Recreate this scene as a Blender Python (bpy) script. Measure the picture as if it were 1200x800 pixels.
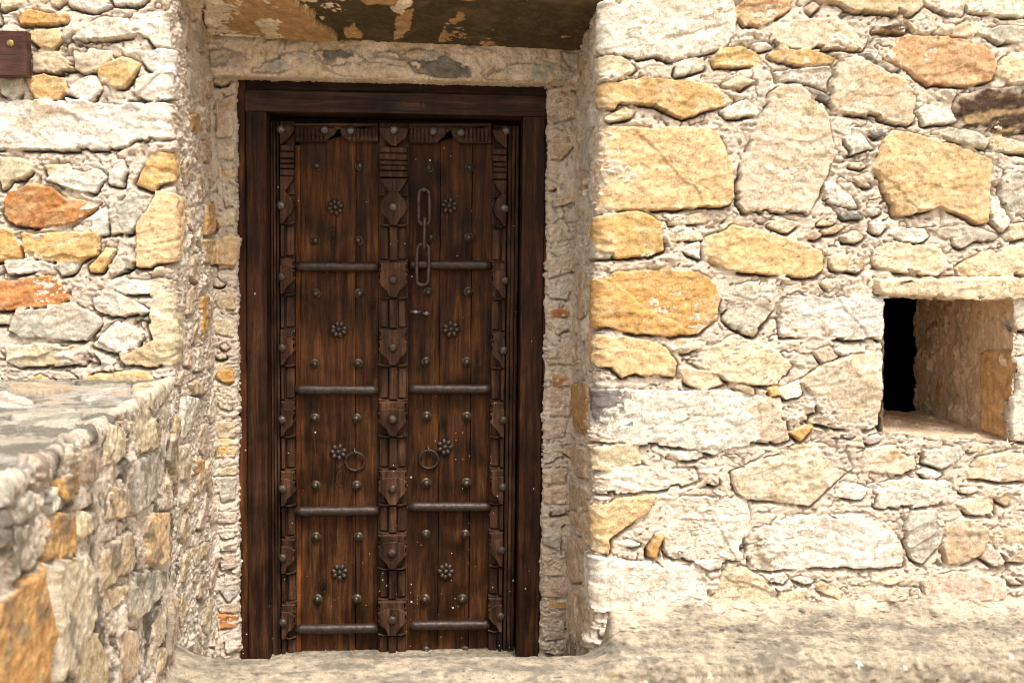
import bpy, bmesh, math, random
import numpy as np
from mathutils import Vector, Matrix

sc = bpy.context.scene
for o in list(bpy.data.objects):
    bpy.data.objects.remove(o, do_unlink=True)
C = sc.collection
random.seed(7)
RNG = np.random.default_rng(11)

# ------------------------------------------------------------------ camera
FPX = 1300.0                                   # focal length in pixels of a 1200 px wide picture
YAW, PITCH, ROLL = math.radians(3.88), math.radians(-3.95), math.radians(0.62)
CAM = np.array([0.145, -3.66, 1.331])
_f = np.array([math.sin(YAW)*math.cos(PITCH), math.cos(YAW)*math.cos(PITCH), math.sin(PITCH)])
_r0 = np.array([math.cos(YAW), -math.sin(YAW), 0.0])
_u0 = np.cross(_r0, _f)
_r = _r0*math.cos(ROLL)+_u0*math.sin(ROLL)
_u = -_r0*math.sin(ROLL)+_u0*math.cos(ROLL)
cd = bpy.data.cameras.new('camera')
cam = bpy.data.objects.new('camera', cd)
C.objects.link(cam)
cam.matrix_world = Matrix(((_r[0], _u[0], -_f[0], CAM[0]), (_r[1], _u[1], -_f[1], CAM[1]),
                           (_r[2], _u[2], -_f[2], CAM[2]), (0, 0, 0, 1)))
cd.sensor_fit = 'HORIZONTAL'
cd.sensor_width = 36.0
cd.lens = 36.0*FPX/1200.0
cd.clip_start = 0.05
cd.clip_end = 600
cd.dof.use_dof = True
cd.dof.focus_distance = 3.45
cd.dof.aperture_fstop = 5.0
sc.camera = cam
sc.cycles.pixel_filter_type = 'BLACKMAN_HARRIS'; sc.cycles.filter_width = 1.05

# ------------------------------------------------------------------ daylight (bright overcast)
SUN_EL, SUN_AZ = math.radians(61), math.radians(160)      # azimuth clockwise from +Y: behind the camera
w = bpy.data.worlds.new("World"); sc.world = w; w.use_nodes = True
nt = w.node_tree
for n in list(nt.nodes): nt.nodes.remove(n)
sky = nt.nodes.new('ShaderNodeTexSky'); sky.sky_type = 'NISHITA'; sky.sun_disc = False
sky.sun_elevation = SUN_EL; sky.sun_rotation = SUN_AZ; sky.dust_density = 4.0; sky.air_density = 1.0
hs = nt.nodes.new('ShaderNodeHueSaturation'); hs.inputs['Saturation'].default_value = 0.12
bg = nt.nodes.new('ShaderNodeBackground'); bg.inputs['Strength'].default_value = 0.13
wo = nt.nodes.new('ShaderNodeOutputWorld')
nt.links.new(sky.outputs[0], hs.inputs['Color']); tn = nt.nodes.new('ShaderNodeMix'); tn.data_type = 'RGBA'; tn.blend_type = 'MULTIPLY'; tn.inputs[0].default_value = 1.0
tn.inputs[7].default_value = (1.0, 0.965, 0.90, 1)        # thin bright cloud, slightly warm
nt.links.new(hs.outputs[0], tn.inputs[6]); nt.links.new(tn.outputs[2], bg.inputs['Color'])
nt.links.new(bg.outputs[0], wo.inputs['Surface'])
sd = bpy.data.lights.new('sun', 'SUN'); sd.energy = 1.5; sd.angle = math.radians(14); sd.color = (1.0, 0.94, 0.85)
so = bpy.data.objects.new('sun', sd); C.objects.link(so)
_sd = Vector((math.sin(SUN_AZ)*math.cos(SUN_EL), math.cos(SUN_AZ)*math.cos(SUN_EL), math.sin(SUN_EL)))
so.rotation_euler = _sd.to_track_quat('Z', 'Y').to_euler(); so.location = _sd*10
vs = sc.view_settings
vs.view_transform = 'Standard'; vs.look = 'None'; vs.gamma = 1.0; vs.use_curve_mapping = False
vs.exposure = 1.24

# ------------------------------------------------------------------ geometry of the place (metres)
YF = -0.52            # plane of the house front
XL, XR = -0.590, 0.606   # reveals of the door recess
YS = -0.02            # back of the recess, beside the frame
ZP = 1.0              # top of the platform


def ray(px, py):
    d = _f + _r*((px-600)/FPX) - _u*((py-400)/FPX)
    return d


def hit(px, py, p0, n):
    d = ray(px, py); n = np.asarray(n, float)
    t = ((np.asarray(p0, float)-CAM) @ n)/(d @ n)
    return CAM+d*t


def on_y(px, py, Y):
    return hit(px, py, (0, Y, 0), (0, 1, 0))


# ------------------------------------------------------------------ noise
def _hash(ix, iy, seed):
    h = (ix.astype(np.int64)*374761393 + iy.astype(np.int64)*668265263 + seed*974711) & 0x7fffffff
    h = ((h ^ (h >> 13))*1274126177) & 0x7fffffff
    return (h ^ (h >> 16)) & 0x7fffffff


def pn(x, y, seed=0):
    """gradient noise, about -1..1"""
    xi = np.floor(x); yi = np.floor(y); fx = x-xi; fy = y-yi
    u = fx*fx*fx*(fx*(fx*6-15)+10); v = fy*fy*fy*(fy*(fy*6-15)+10)
    out = 0
    g = []
    for dx in (0, 1):
        for dy in (0, 1):
            a = _hash(xi+dx, yi+dy, seed)*(2*math.pi/0x7fffffff)
            g.append(np.cos(a)*(fx-dx)+np.sin(a)*(fy-dy))
    a = g[0]*(1-u)+g[2]*u
    b = g[1]*(1-u)+g[3]*u
    return (a*(1-v)+b*v)*1.5


def fbm(x, y, seed=0, o=4, gain=0.5):
    t = 0; a = 1.0; f = 1.0
    for k in range(o):
        t = t + a*pn(x*f+k*17.3, y*f-k*9.1, seed+k*31)
        a *= gain; f *= 2.03
    return t


def sst(a, b, x):
    t = np.clip((x-a)/(b-a), 0, 1)
    return t*t*(3-2*t)


def poly_sdf(px, py, poly):
    d = np.full(px.shape, 1e9); s = np.ones(px.shape)
    n = len(poly)
    for i in range(n):
        ax, ay = poly[i]; bx, by = poly[(i+1) % n]
        ex, ey = bx-ax, by-ay
        wx, wy = px-ax, py-ay
        t = np.clip((wx*ex+wy*ey)/(ex*ex+ey*ey+1e-12), 0, 1)
        qx, qy = wx-ex*t, wy-ey*t
        d = np.minimum(d, qx*qx+qy*qy)
        c1 = py >= ay; c2 = py < by; c3 = ex*wy > ey*wx
        flip = (c1 & c2 & c3) | (~c1 & ~c2 & ~c3)
        s = np.where(flip, -s, s)
    return s*np.sqrt(d)


# ------------------------------------------------------------------ objects
def thing(name, label, cat, loc=(0, 0, 0), group=None):
    o = bpy.data.objects.new(name, None); C.objects.link(o)
    o.location = loc; o.empty_display_size = 0.1
    tag(o, label, cat, group)
    return o


def tag(o, label=None, cat=None, group=None, kind=None):
    if label: o['label'] = label
    if cat: o['category'] = cat
    if group: o['group'] = group
    if kind: o['kind'] = kind
    return o


def adopt(o, parent):
    if parent is not None:
        o.parent = parent
        o.matrix_parent_inverse = Matrix.Translation(parent_loc(parent)).inverted()


def parent_loc(p):
    return Vector(p.location)


def link_mesh(name, me, mat, parent=None, smooth=False):
    o = bpy.data.objects.new(name, me); C.objects.link(o)
    if mat is not None and not me.materials: me.materials.append(mat)
    if smooth:
        me.polygons.foreach_set('use_smooth', [True]*len(me.polygons))
    adopt(o, parent)
    return o


def from_bm(name, bm, mat, parent=None, smooth=False, col=None):
    bmesh.ops.recalc_face_normals(bm, faces=bm.faces)
    me = bpy.data.meshes.new(name); bm.to_mesh(me); bm.free()
    return link_mesh(name, me, mat, parent, smooth)


# ------------------------------------------------------------------ materials
def new_mat(name):
    m = bpy.data.materials.new(name); m.use_nodes = True
    t = m.node_tree
    return m, t, t.nodes['Principled BSDF']


def nd(t, typ, **kw):
    n = t.nodes.new(typ)
    for k, v in kw.items():
        if k.startswith('i_'):
            n.inputs[k[2:].replace('_', ' ')].default_value = v
        else:
            setattr(n, k, v)
    return n


def ramp(t, pts):
    r = t.nodes.new('ShaderNodeValToRGB')
    e = r.color_ramp.elements
    while len(e) < len(pts): e.new(0.5)
    for i, (p, c) in enumerate(pts):
        e[i].position = p
        e[i].color = (c, c, c, 1) if not isinstance(c, tuple) else (*c, 1)
    return r


def mul(t, a, b, fac=1.0, mode='MULTIPLY'):
    m = t.nodes.new('ShaderNodeMix'); m.data_type = 'RGBA'; m.blend_type = mode
    m.inputs[0].default_value = fac
    t.links.new(a, m.inputs[6])
    if isinstance(b, tuple): m.inputs[7].default_value = (*b, 1)
    else: t.links.new(b, m.inputs[7])
    return m.outputs[2]


def rock_mat(name, scales=(45, 190, 600), lo=0.72, hi=1.16, bump=0.6, dist=0.004, rough=0.92, speck=0.0):
    m, t, b = new_mat(name)
    co = nd(t, 'ShaderNodeNewGeometry').outputs['Position']
    at = nd(t, 'ShaderNodeAttribute', attribute_name='Col')
    n1 = nd(t, 'ShaderNodeTexNoise', i_Scale=scales[0], i_Detail=6.0, i_Roughness=0.65)
    n2 = nd(t, 'ShaderNodeTexNoise', i_Scale=scales[1], i_Detail=4.0, i_Roughness=0.7)
    n3 = nd(t, 'ShaderNodeTexNoise', i_Scale=scales[2], i_Detail=3.0, i_Roughness=0.7)
    for n in (n1, n2, n3): t.links.new(co, n.inputs['Vector'])
    r1 = ramp(t, [(0.28, lo), (0.62, hi)]); t.links.new(n1.outputs['Fac'], r1.inputs[0])
    r2 = ramp(t, [(0.30, 0.62), (0.48, 1.0), (0.75, 1.12)]); t.links.new(n2.outputs['Fac'], r2.inputs[0])
    c = mul(t, at.outputs['Color'], r1.outputs[0]); c = mul(t, c, r2.outputs[0])
    if speck:
        r3 = ramp(t, [(0.30, 0.35), (0.37, 1.0)]); t.links.new(n3.outputs['Fac'], r3.inputs[0])
        c = mul(t, c, r3.outputs[0], speck)
    t.links.new(c, b.inputs['Base Color'])
    b.inputs['Roughness'].default_value = rough
    b.inputs['Specular IOR Level'].default_value = 0.25
    ad = nd(t, 'ShaderNodeMath', operation='ADD')
    sc2 = nd(t, 'ShaderNodeMath', operation='MULTIPLY'); sc2.inputs[1].default_value = 0.5
    t.links.new(n3.outputs['Fac'], sc2.inputs[0])
    t.links.new(n2.outputs['Fac'], ad.inputs[0]); t.links.new(sc2.outputs[0], ad.inputs[1])
    bp = nd(t, 'ShaderNodeBump', i_Strength=bump, i_Distance=dist)
    t.links.new(ad.outputs[0], bp.inputs['Height']); t.links.new(bp.outputs[0], b.inputs['Normal'])
    return m


M_STONE = rock_mat('rubble_stone', scales=(45, 210, 520), bump=0.7, dist=0.006, speck=0.5)
M_MORTAR = rock_mat('mud_mortar', scales=(60, 230, 700), lo=0.86, hi=1.12, bump=0.9, dist=0.008, speck=0.4)
M_PLASTER = rock_mat('weathered_plaster', scales=(30, 210, 800), lo=0.78, hi=1.12, bump=0.5, dist=0.003, speck=0.5)


def wood_mat(name, axis, base_lo, base_mid, base_hi, rough=(0.42, 0.7), specks=True, bumpd=0.0025, knots=()):
    m, t, b = new_mat(name)
    co = nd(t, 'ShaderNodeNewGeometry').outputs['Position']
    mp = nd(t, 'ShaderNodeMapping')
    sc_ = {'z': (48, 48, 3.0), 'x': (3.0, 48, 48)}[axis]
    mp.inputs['Scale'].default_value = sc_
    t.links.new(co, mp.inputs['Vector'])
    g1 = nd(t, 'ShaderNodeTexNoise', i_Scale=1.0, i_Detail=7.0, i_Roughness=0.62, i_Distortion=0.7)
    t.links.new(mp.outputs[0], g1.inputs['Vector'])
    mp2 = nd(t, 'ShaderNodeMapping')
    mp2.inputs['Scale'].default_value = {'z': (240, 240, 16), 'x': (16, 240, 240)}[axis]
    t.links.new(co, mp2.inputs['Vector'])
    g2 = nd(t, 'ShaderNodeTexNoise', i_Scale=1.0, i_Detail=6.0, i_Roughness=0.72, i_Distortion=0.5)
    t.links.new(mp2.outputs[0], g2.inputs['Vector'])
    pt = nd(t, 'ShaderNodeTexNoise', i_Scale=6.5, i_Detail=5.0, i_Roughness=0.6, i_Distortion=0.4)
    t.links.new(co, pt.inputs['Vector'])
    r1 = ramp(t, [(0.30, base_lo), (0.5, base_mid), (0.72, base_hi)])
    t.links.new(g1.outputs['Fac'], r1.inputs[0])
    r2 = ramp(t, [(0.34, 0.40), (0.50, 1.0), (0.8, 1.22)]); t.links.new(g2.outputs['Fac'], r2.inputs[0])
    r3 = ramp(t, [(0.32, 0.35), (0.5, 0.9), (0.68, 1.45)]); t.links.new(pt.outputs['Fac'], r3.inputs[0])
    at = nd(t, 'ShaderNodeAttribute', attribute_name='Tint')
    c = mul(t, r1.outputs[0], r2.outputs[0]); c = mul(t, c, r3.outputs[0])
    c = mul(t, c, at.outputs['Color'])
    for kx, kz, kr in knots:
        mk = nd(t, 'ShaderNodeMapping'); mk.inputs['Location'].default_value = (-kx, 0, -kz)
        t.links.new(co, mk.inputs['Vector'])
        ms = nd(t, 'ShaderNodeMapping'); ms.inputs['Scale'].default_value = (1/kr, 0, 0.55/kr); t.links.new(mk.outputs[0], ms.inputs['Vector'])
        ln = nd(t, 'ShaderNodeVectorMath', operation='LENGTH'); t.links.new(ms.outputs[0], ln.inputs[0])
        wob = nd(t, 'ShaderNodeMath', operation='MULTIPLY_ADD'); t.links.new(g1.outputs['Fac'], wob.inputs[0]); wob.inputs[1].default_value = 0.9; t.links.new(ln.outputs['Value'], wob.inputs[2])
        rk = ramp(t, [(0.25, 0.12), (0.45, 0.55), (0.52, 0.25), (0.62, 0.85), (0.70, 0.5), (0.85, 1.0)])
        wd = nd(t, 'ShaderNodeMath', operation='MULTIPLY'); t.links.new(wob.outputs[0], wd.inputs[0]); wd.inputs[1].default_value = 0.5
        t.links.new(wd.outputs[0], rk.inputs[0]); c = mul(t, c, rk.outputs[0])
    if specks:      # splashes of whitewash, thickest low on the door
        sx = nd(t, 'ShaderNodeSeparateXYZ'); t.links.new(co, sx.inputs[0])
        mr = nd(t, 'ShaderNodeMapRange', i_From_Min=0.12, i_From_Max=0.90, i_To_Min=0.15, i_To_Max=0.010)
        t.links.new(sx.outputs['Z'], mr.inputs['Value'])
        for s, rr in ((34, 0.10), (85, 0.16)):
            vo = nd(t, 'ShaderNodeTexVoronoi', i_Scale=s)
            t.links.new(co, vo.inputs['Vector'])
            wn = nd(t, 'ShaderNodeSeparateColor'); t.links.new(vo.outputs['Color'], wn.inputs[0])
            lt = nd(t, 'ShaderNodeMath', operation='LESS_THAN'); t.links.new(wn.outputs[0], lt.inputs[0]); t.links.new(mr.outputs[0], lt.inputs[1])
            lr = nd(t, 'ShaderNodeMath', operation='MULTIPLY'); t.links.new(wn.outputs[1], lr.inputs[0]); lr.inputs[1].default_value = rr*1.4
            l2 = nd(t, 'ShaderNodeMath', operation='LESS_THAN'); t.links.new(vo.outputs['Distance'], l2.inputs[0]); t.links.new(lr.outputs[0], l2.inputs[1])
            an = nd(t, 'ShaderNodeMath', operation='MULTIPLY'); t.links.new(lt.outputs[0], an.inputs[0]); t.links.new(l2.outputs[0], an.inputs[1])
            mx = t.nodes.new('ShaderNodeMix'); mx.data_type = 'RGBA'
            t.links.new(an.outputs[0], mx.inputs[0]); t.links.new(c, mx.inputs[6]); mx.inputs[7].default_value = (0.55, 0.5, 0.42, 1)
            c = mx.outputs[2]
    t.links.new(c, b.inputs['Base Color'])
    rr = nd(t, 'ShaderNodeMapRange', i_From_Min=0.3, i_From_Max=0.7, i_To_Min=rough[0], i_To_Max=rough[1])
    t.links.new(pt.outputs['Fac'], rr.inputs['Value']); t.links.new(rr.outputs[0], b.inputs['Roughness'])
    b.inputs['Specular IOR Level'].default_value = 0.14
    ad = nd(t, 'ShaderNodeMath', operation='ADD')
    t.links.new(g1.outputs['Fac'], ad.inputs[0]); t.links.new(g2.outputs['Fac'], ad.inputs[1])
    bp = nd(t, 'ShaderNodeBump', i_Strength=0.6, i_Distance=bumpd)
    t.links.new(ad.outputs[0], bp.inputs['Height']); t.links.new(bp.outputs[0], b.inputs['Normal'])
    return m


M_PANEL = wood_mat('oiled_plank_wood', 'z', (0.014, 0.0056, 0.003), (0.056, 0.021, 0.0075), (0.125, 0.049, 0.0165), bumpd=0.005,
                   knots=[(on_y(x, y, 0.11)[0], on_y(x, y, 0.11)[2], r) for x, y, r in ((390, 279, 0.020), (514, 205, 0.022), (437, 360, 0.017), (400, 560, 0.020), (520, 498, 0.014), (540, 640, 0.016), (380, 690, 0.018))])
M_CARVE = wood_mat('carved_dark_wood', 'z', (0.015, 0.0072, 0.0045), (0.058, 0.0265, 0.0145), (0.13, 0.065, 0.038))
M_RAIL = wood_mat('carved_dark_wood_cross_grain', 'x', (0.016, 0.009, 0.006), (0.052, 0.027, 0.017), (0.11, 0.062, 0.041), specks=False)
M_FRAME = wood_mat('frame_wood', 'z', (0.010, 0.0042, 0.0025), (0.036, 0.0140, 0.0065), (0.090, 0.036, 0.016))
M_HEAD = wood_mat('frame_wood_cross_grain', 'x', (0.014, 0.007, 0.005), (0.042, 0.021, 0.014), (0.08, 0.042, 0.029), specks=False)
M_PLAQUE = wood_mat('red_brown_board', 'x', (0.055, 0.026, 0.02), (0.10, 0.045, 0.034), (0.13, 0.06, 0.045), specks=False, bumpd=0.0006)


def iron_mat(name, c0, c1, rough=0.45, metal=0.75):
    m, t, b = new_mat(name)
    co = nd(t, 'ShaderNodeNewGeometry').outputs['Position']
    n = nd(t, 'ShaderNodeTexNoise', i_Scale=90.0, i_Detail=5.0, i_Roughness=0.65); t.links.new(co, n.inputs['Vector'])
    r = ramp(t, [(0.35, c0), (0.66, c1)]); t.links.new(n.outputs['Fac'], r.inputs[0])
    t.links.new(r.outputs[0], b.inputs['Base Color'])
    mr = nd(t, 'ShaderNodeMapRange', i_From_Min=0.3, i_From_Max=0.7, i_To_Min=rough+0.15, i_To_Max=rough-0.08)
    t.links.new(n.outputs['Fac'], mr.inputs['Value']); t.links.new(mr.outputs[0], b.inputs['Roughness'])
    b.inputs['Metallic'].default_value = metal
    bp = nd(t, 'ShaderNodeBump', i_Strength=0.4, i_Distance=0.001)
    t.links.new(n.outputs['Fac'], bp.inputs['Height']); t.links.new(bp.outputs[0], b.inputs['Normal'])
    return m


M_IRON = iron_mat('dark_iron', (0.026, 0.017, 0.012), (0.090, 0.060, 0.044), metal=0.35)
M_BARIRON = iron_mat('brown_iron_bar', (0.020, 0.0115, 0.008), (0.060, 0.037, 0.027), rough=0.45, metal=0.3)
M_NAIL = iron_mat('worn_grey_nail', (0.07, 0.058, 0.054), (0.17, 0.145, 0.135), rough=0.45, metal=0.6)
M_STUD = iron_mat('brown_stud_iron', (0.024, 0.016, 0.011), (0.115, 0.084, 0.054), rough=0.36, metal=0.4)
M_BOLT = iron_mat('bright_steel', (0.10, 0.095, 0.09), (0.24, 0.225, 0.21), rough=0.4, metal=0.7)
M_BRASS = iron_mat('old_brass', (0.22, 0.14, 0.05), (0.42, 0.30, 0.12), rough=0.4, metal=0.8)

# ------------------------------------------------------------------ masonry as displaced sheets
# base colour, second colour for streaks and patches
PAL = {
 'W': ((0.73, 0.69, 0.62), (0.57, 0.51, 0.42)), 'C': ((0.68, 0.585, 0.43), (0.54, 0.43, 0.28)),
 'Y': ((0.60, 0.385, 0.165), (0.70, 0.55, 0.34)), 'V': ((0.67, 0.475, 0.25), (0.72, 0.575, 0.36)),
 'O': ((0.60, 0.34, 0.125), (0.64, 0.43, 0.21)), 'R': ((0.47, 0.20, 0.07), (0.58, 0.36, 0.17)),
 'G': ((0.50, 0.46, 0.39), (0.64, 0.58, 0.49)), 'D': ((0.20, 0.185, 0.17), (0.34, 0.30, 0.25)),
 'B': ((0.065, 0.038, 0.026), (0.42, 0.29, 0.15)), 'P': ((0.60, 0.46, 0.35), (0.49, 0.36, 0.25)),
 'T': ((0.53, 0.41, 0.27), (0.63, 0.53, 0.38)), 'X': ((0.68, 0.58, 0.44), (0.53, 0.31, 0.15)),
 'N': ((0.60, 0.385, 0.215), (0.50, 0.27, 0.15)),
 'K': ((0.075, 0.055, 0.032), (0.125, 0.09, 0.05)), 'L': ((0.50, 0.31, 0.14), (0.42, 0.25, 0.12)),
}
MORT1, MORT2, MORT3 = np.array((0.80, 0.69, 0.57)), np.array((0.70, 0.57, 0.45)), np.array((0.83, 0.765, 0.67))


class Sheet:
    """a surface P(s) + D*z, pushed out along N(s) by a height field in which each stone has its own face"""
    def __init__(self, P, N, S, Z, D, seed, uneven=1.0, lift=0.004, turn=0.0):
        self.P, self.N, self.S, self.Z, self.D, self.seed = P, N, S, Z, np.asarray(D, float), seed
        s, z = np.meshgrid(S, Z, indexing='ij')
        self.s, self.z = s, z
        u = uneven; self.turn = turn
        self.M = (lift + fbm(s*11, z*11, seed, 4)*0.0050*u + np.abs(pn(s*34+fbm(s*20, z*20, seed+5, 2)*0.8, z*52, seed+3))*0.008*u
                  + (np.abs(pn(s*70+fbm(s*40, z*40, seed+6, 2), z*85, seed+9))*0.0075+fbm(s*110, z*110, seed+8, 2)*0.0026)*u*sst(-0.5, 0.4, fbm(s*5, z*5, seed+13, 2)))
        cr = np.abs(pn(s*7+0.7*fbm(s*9, z*9, seed+71, 3), z*12+0.7*fbm(s*9, z*9, seed+72, 3), seed+70))
        self.M -= 0.014*u*(1-sst(0.0, 0.045, cr))*sst(-0.25, 0.3, pn(s*5, z*5, seed+75))
        pit = pn(s*62, z*62, seed+80)
        self.M -= 0.011*u*sst(0.42, 0.7, pit)
        hole = pn(s*17+0.5*fbm(s*30, z*30, seed+84, 2), z*40+0.5*fbm(s*30, z*30, seed+85, 2), seed+83)
        self.M -= 0.028*u*sst(0.50, 0.66, hole)*sst(-0.1, 0.3, pn(s*4, z*4, seed+86))
        self.smear = 0.017*sst(0.42, 1.0, fbm(s*6, z*7, seed+90, 4))
        a = sst(-0.5, 0.7, fbm(s*8, z*8, seed+20, 4))[..., None]
        b = sst(0.25, 0.7, fbm(s*26, z*26, seed+21, 4))[..., None]
        self.col = MORT1*(1-a*0.55)+MORT2*a*0.55
        self.col = self.col*(1-b*0.6)+MORT3*b*0.6
        dk = sst(0.35, 0.9, fbm(s*3.1, z*3.1, seed+33, 4))[..., None]*0.25
        self.col = self.col*(1-dk)+np.array((0.34, 0.27, 0.20))*dk
        self.H = np.full(s.shape, -1.0)
        self.hcol = np.zeros(s.shape+(3,))
        self.dmin = np.full(s.shape, 0.5)
        self.groove = np.zeros(s.shape)
        self.k = 0

    def stone(self, poly, kind='C', h=None, strata=1.0, ang=None, edge=None, clean=None, facet=1.0, flat=False, gr=1.0):
        self.k += 1
        R = np.random.default_rng(self.seed*1000+self.k)
        poly = np.asarray(poly, float)
        lo, hi = poly.min(0)-0.035, poly.max(0)+0.035
        i0, i1 = np.searchsorted(self.S, (lo[0], hi[0])); j0, j1 = np.searchsorted(self.Z, (lo[1], hi[1]))
        if i1-i0 < 3 or j1-j0 < 3: return
        W = np.s_[i0:i1, j0:j1]
        s, z = self.s[W], self.z[W]
        size = math.sqrt(max(1e-5, (hi[0]-lo[0]-0.07)*(hi[1]-lo[1]-0.07)))
        sd_ = int(R.integers(1, 1 << 20))
        wamp = min(0.0035, 0.035*size)
        ws = fbm(s*22, z*22, sd_, 3)*wamp; wz = fbm(s*22, z*22, sd_+7, 3)*wamp
        d = poly_sdf(s+ws, z+wz, poly)-0.003+0.0016*pn(s*80, z*80, sd_+9)
        chip = pn(s*16, z*16, sd_+14); ck = 0.35 if kind in 'VYORN' else 0.8; d = d-0.0015+ck*(min(0.011, 0.09*size)*sst(0.36, 0.48, chip)+min(0.006, 0.05*size)*sst(0.38, 0.48, pn(s*34, z*34, sd_+15)))
        tin = np.maximum(-d, 0)
        if h is None: h = 0.011+0.036*min(size, 0.32)*R.uniform(0.45 if kind in 'VYORN' else 0.28, 1.2)+(0.003 if kind in 'VYORN' else 0.0015)
        if edge is None: edge = min(0.2*size, R.uniform(0.0025, 0.007))
        c = poly.mean(0)
        ds, dz = s-c[0], z-c[1]
        q_ = np.clip(tin/edge, 0, 1); prof = 0.5*np.sqrt(np.clip(1-(1-q_)**2, 0, 1))+0.5*np.clip(q_*1.6, 0, 1)
        top = np.full(s.shape, h)+R.normal(0, 0.03)*ds+R.normal(0.02, 0.05)*dz
        if not flat:
            for _ in range(int(R.integers(4, 8))):
                an = R.uniform(0, 2*math.pi); g = R.uniform(0.05, 0.42)*facet
                off = R.uniform(0.32, 0.6)*size
                nx, nz = math.cos(an), math.sin(an)
                q = (ds*nx+dz*nz-off)
                q = q+0.004*pn(s*30, z*30, sd_+11)
                top = np.minimum(top, h+0.002-g*q)
        a = (R.normal(0.05, 0.16) if ang is None else ang)+self.turn
        ca, sa = math.cos(a), math.sin(a)
        us, uz = ds*ca+dz*sa, -ds*sa+dz*ca
        layer = pn(us*5+3, uz*42+fbm(us*7, uz*7, sd_, 2)*1.2, sd_+2)
        step = np.floor((uz*55+1.6*fbm(us*6, uz*10, sd_+4, 3)))*0.7
        stepn = pn(step*0.91+0.5, us*4+step, sd_+6)
        rough = fbm(s*14, z*14, sd_+3, 3)*0.0026+fbm(s*60, z*60, sd_+4, 3)*0.0018-np.abs(pn(s*26, z*30, sd_+5))*0.0030
        top = top+strata*(layer*0.0016+stepn*0.0020)+rough
        if R.random() < 0.6 and size > 0.09 and not flat:        # a chipped corner or split across the face
            an = R.uniform(0, 2*math.pi)
            q = ds*math.cos(an)+dz*math.sin(an)+0.012*fbm(s*12, z*12, sd_+40, 3)-R.uniform(-0.2, 0.35)*size
            top = top-R.uniform(0.002, 0.007)*sst(0, 0.004, q)
        Hs = np.where(d < 0, top*prof+(1-prof)*(-0.010), -1.0)
        # colour
        c1, c2 = (np.array(v) for v in PAL[kind])
        c1 = c1*R.uniform(0.9, 1.08)*np.array((1, R.uniform(0.97, 1.03), R.uniform(0.93, 1.07)))
        f1 = fbm(us*10, uz*(10+22*min(strata, 1.3)), sd_+50, 4)
        m1 = sst(-0.1, 0.75, f1)[..., None]*0.8
        col = c1*(1-m1)+c2*m1
        f2 = fbm(s*34, z*34, sd_+51, 3)
        col = col*(1+0.16*f2)[..., None]
        lay = sst(0.25, 0.8, layer)[..., None]*0.16*min(strata, 1.2)
        col = col*(1-lay)
        vein = np.abs(pn(us*6+0.8*f1, uz*46+1.8*fbm(us*9, uz*9, sd_+53, 3), sd_+54))
        vm = ((1-sst(0.02, 0.10, vein))*sst(-0.3, 0.3, pn(us*8, uz*8, sd_+55))*0.62*min(strata, 1.2))[..., None]
        col = col*(1-vm)+np.array((0.30, 0.20, 0.11))*vm
        wash = (sst(0.1, 0.8, fbm(s*7, z*9, sd_+56, 4))*R.uniform(0.0, 0.45))[..., None]
        col = col*(1-wash)+np.array((0.56, 0.37, 0.18))*wash*np.minimum(1, c1.mean()/0.45)+col*wash*(1-min(1, c1.mean()/0.45))
        grain = (pn(s*140, z*140, sd_+57)*0.13+pn(s*75, z*75, sd_+58)*0.09-0.45*sst(0.55, 0.8, pn(us*70, uz*120, sd_+59)))[..., None]
        col = col*(1+grain)
        if clean is None: clean = 0.8 if kind in 'VYONR' else 0.5
        lime = (sst(0.15, 0.75, fbm(s*15, z*15, sd_+60, 4)-tin/0.05*0.6+0.15))[..., None]*(1-clean)
        col = col*(1-lime)+np.array((0.70, 0.61, 0.50))*lime
        better = Hs > self.H[W]
        self.H[W] = np.where(better, Hs, self.H[W])
        hc = self.hcol[W]; hc[better] = col[better]; self.hcol[W] = hc
        # open joint round the stone, widest below it
        below = sst(-0.2, 0.8, -(dz)/(np.abs(dz)+np.abs(ds)*0.5+1e-4))
        gw = (0.25+0.95*below)*sst(-0.25, 0.30, pn(s*13, z*13, sd_+70)+0.30*below)
        g = np.exp(-(np.maximum(d, 0)/(0.0034+0.0026*below))**2)*gw*np.where(d < 0.02, 1, 0)
        self.groove[W] = np.maximum(self.groove[W], np.where(d > -0.004, g*gr, 0))
        if kind in 'VYORN': self.smear[W] = self.smear[W]*(1-0.9*sst(0.0, 0.012, tin))
        self.dmin[W] = np.minimum(self.dmin[W], d)

    def fill(self, n, s0, s1, z0, z1, smin, smax, kinds, gap=0.006, hmul=1.0, aspect=(1.0, 2.6)):
        """smaller stones wherever there is still room"""
        R = np.random.default_rng(self.seed*77+n+int(abs(s0)*100)+int(smax*1000))
        for size in np.linspace(smax, smin, n):
            cs, cz = R.uniform(s0, s1), R.uniform(z0, z1)
            asp = R.uniform(*aspect); a_, b_ = size*0.5*math.sqrt(asp), size*0.5/math.sqrt(asp)
            i, j = min(np.searchsorted(self.S, cs), len(self.S)-1), min(np.searchsorted(self.Z, cz), len(self.Z)-1)
            if self.dmin[i, j] < b_+gap*0.5: continue
            k = int(R.integers(4, 7)); rot = R.normal(0, 0.28)
            th = np.sort((np.arange(k)+R.uniform(-0.3, 0.3, k))/k*2*math.pi)
            rr = R.uniform(0.8, 1.12, k)
            x, y = np.cos(th)*rr*a_, np.sin(th)*rr*b_
            poly = np.stack([cs+x*math.cos(rot)-y*math.sin(rot), cz+x*math.sin(rot)+y*math.cos(rot)], 1)
            ii = np.clip(np.searchsorted(self.S, poly[:, 0]), 0, len(self.S)-1)
            jj = np.clip(np.searchsorted(self.Z, poly[:, 1]), 0, len(self.Z)-1)
            if (self.dmin[ii, jj] < gap).any(): continue
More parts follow.
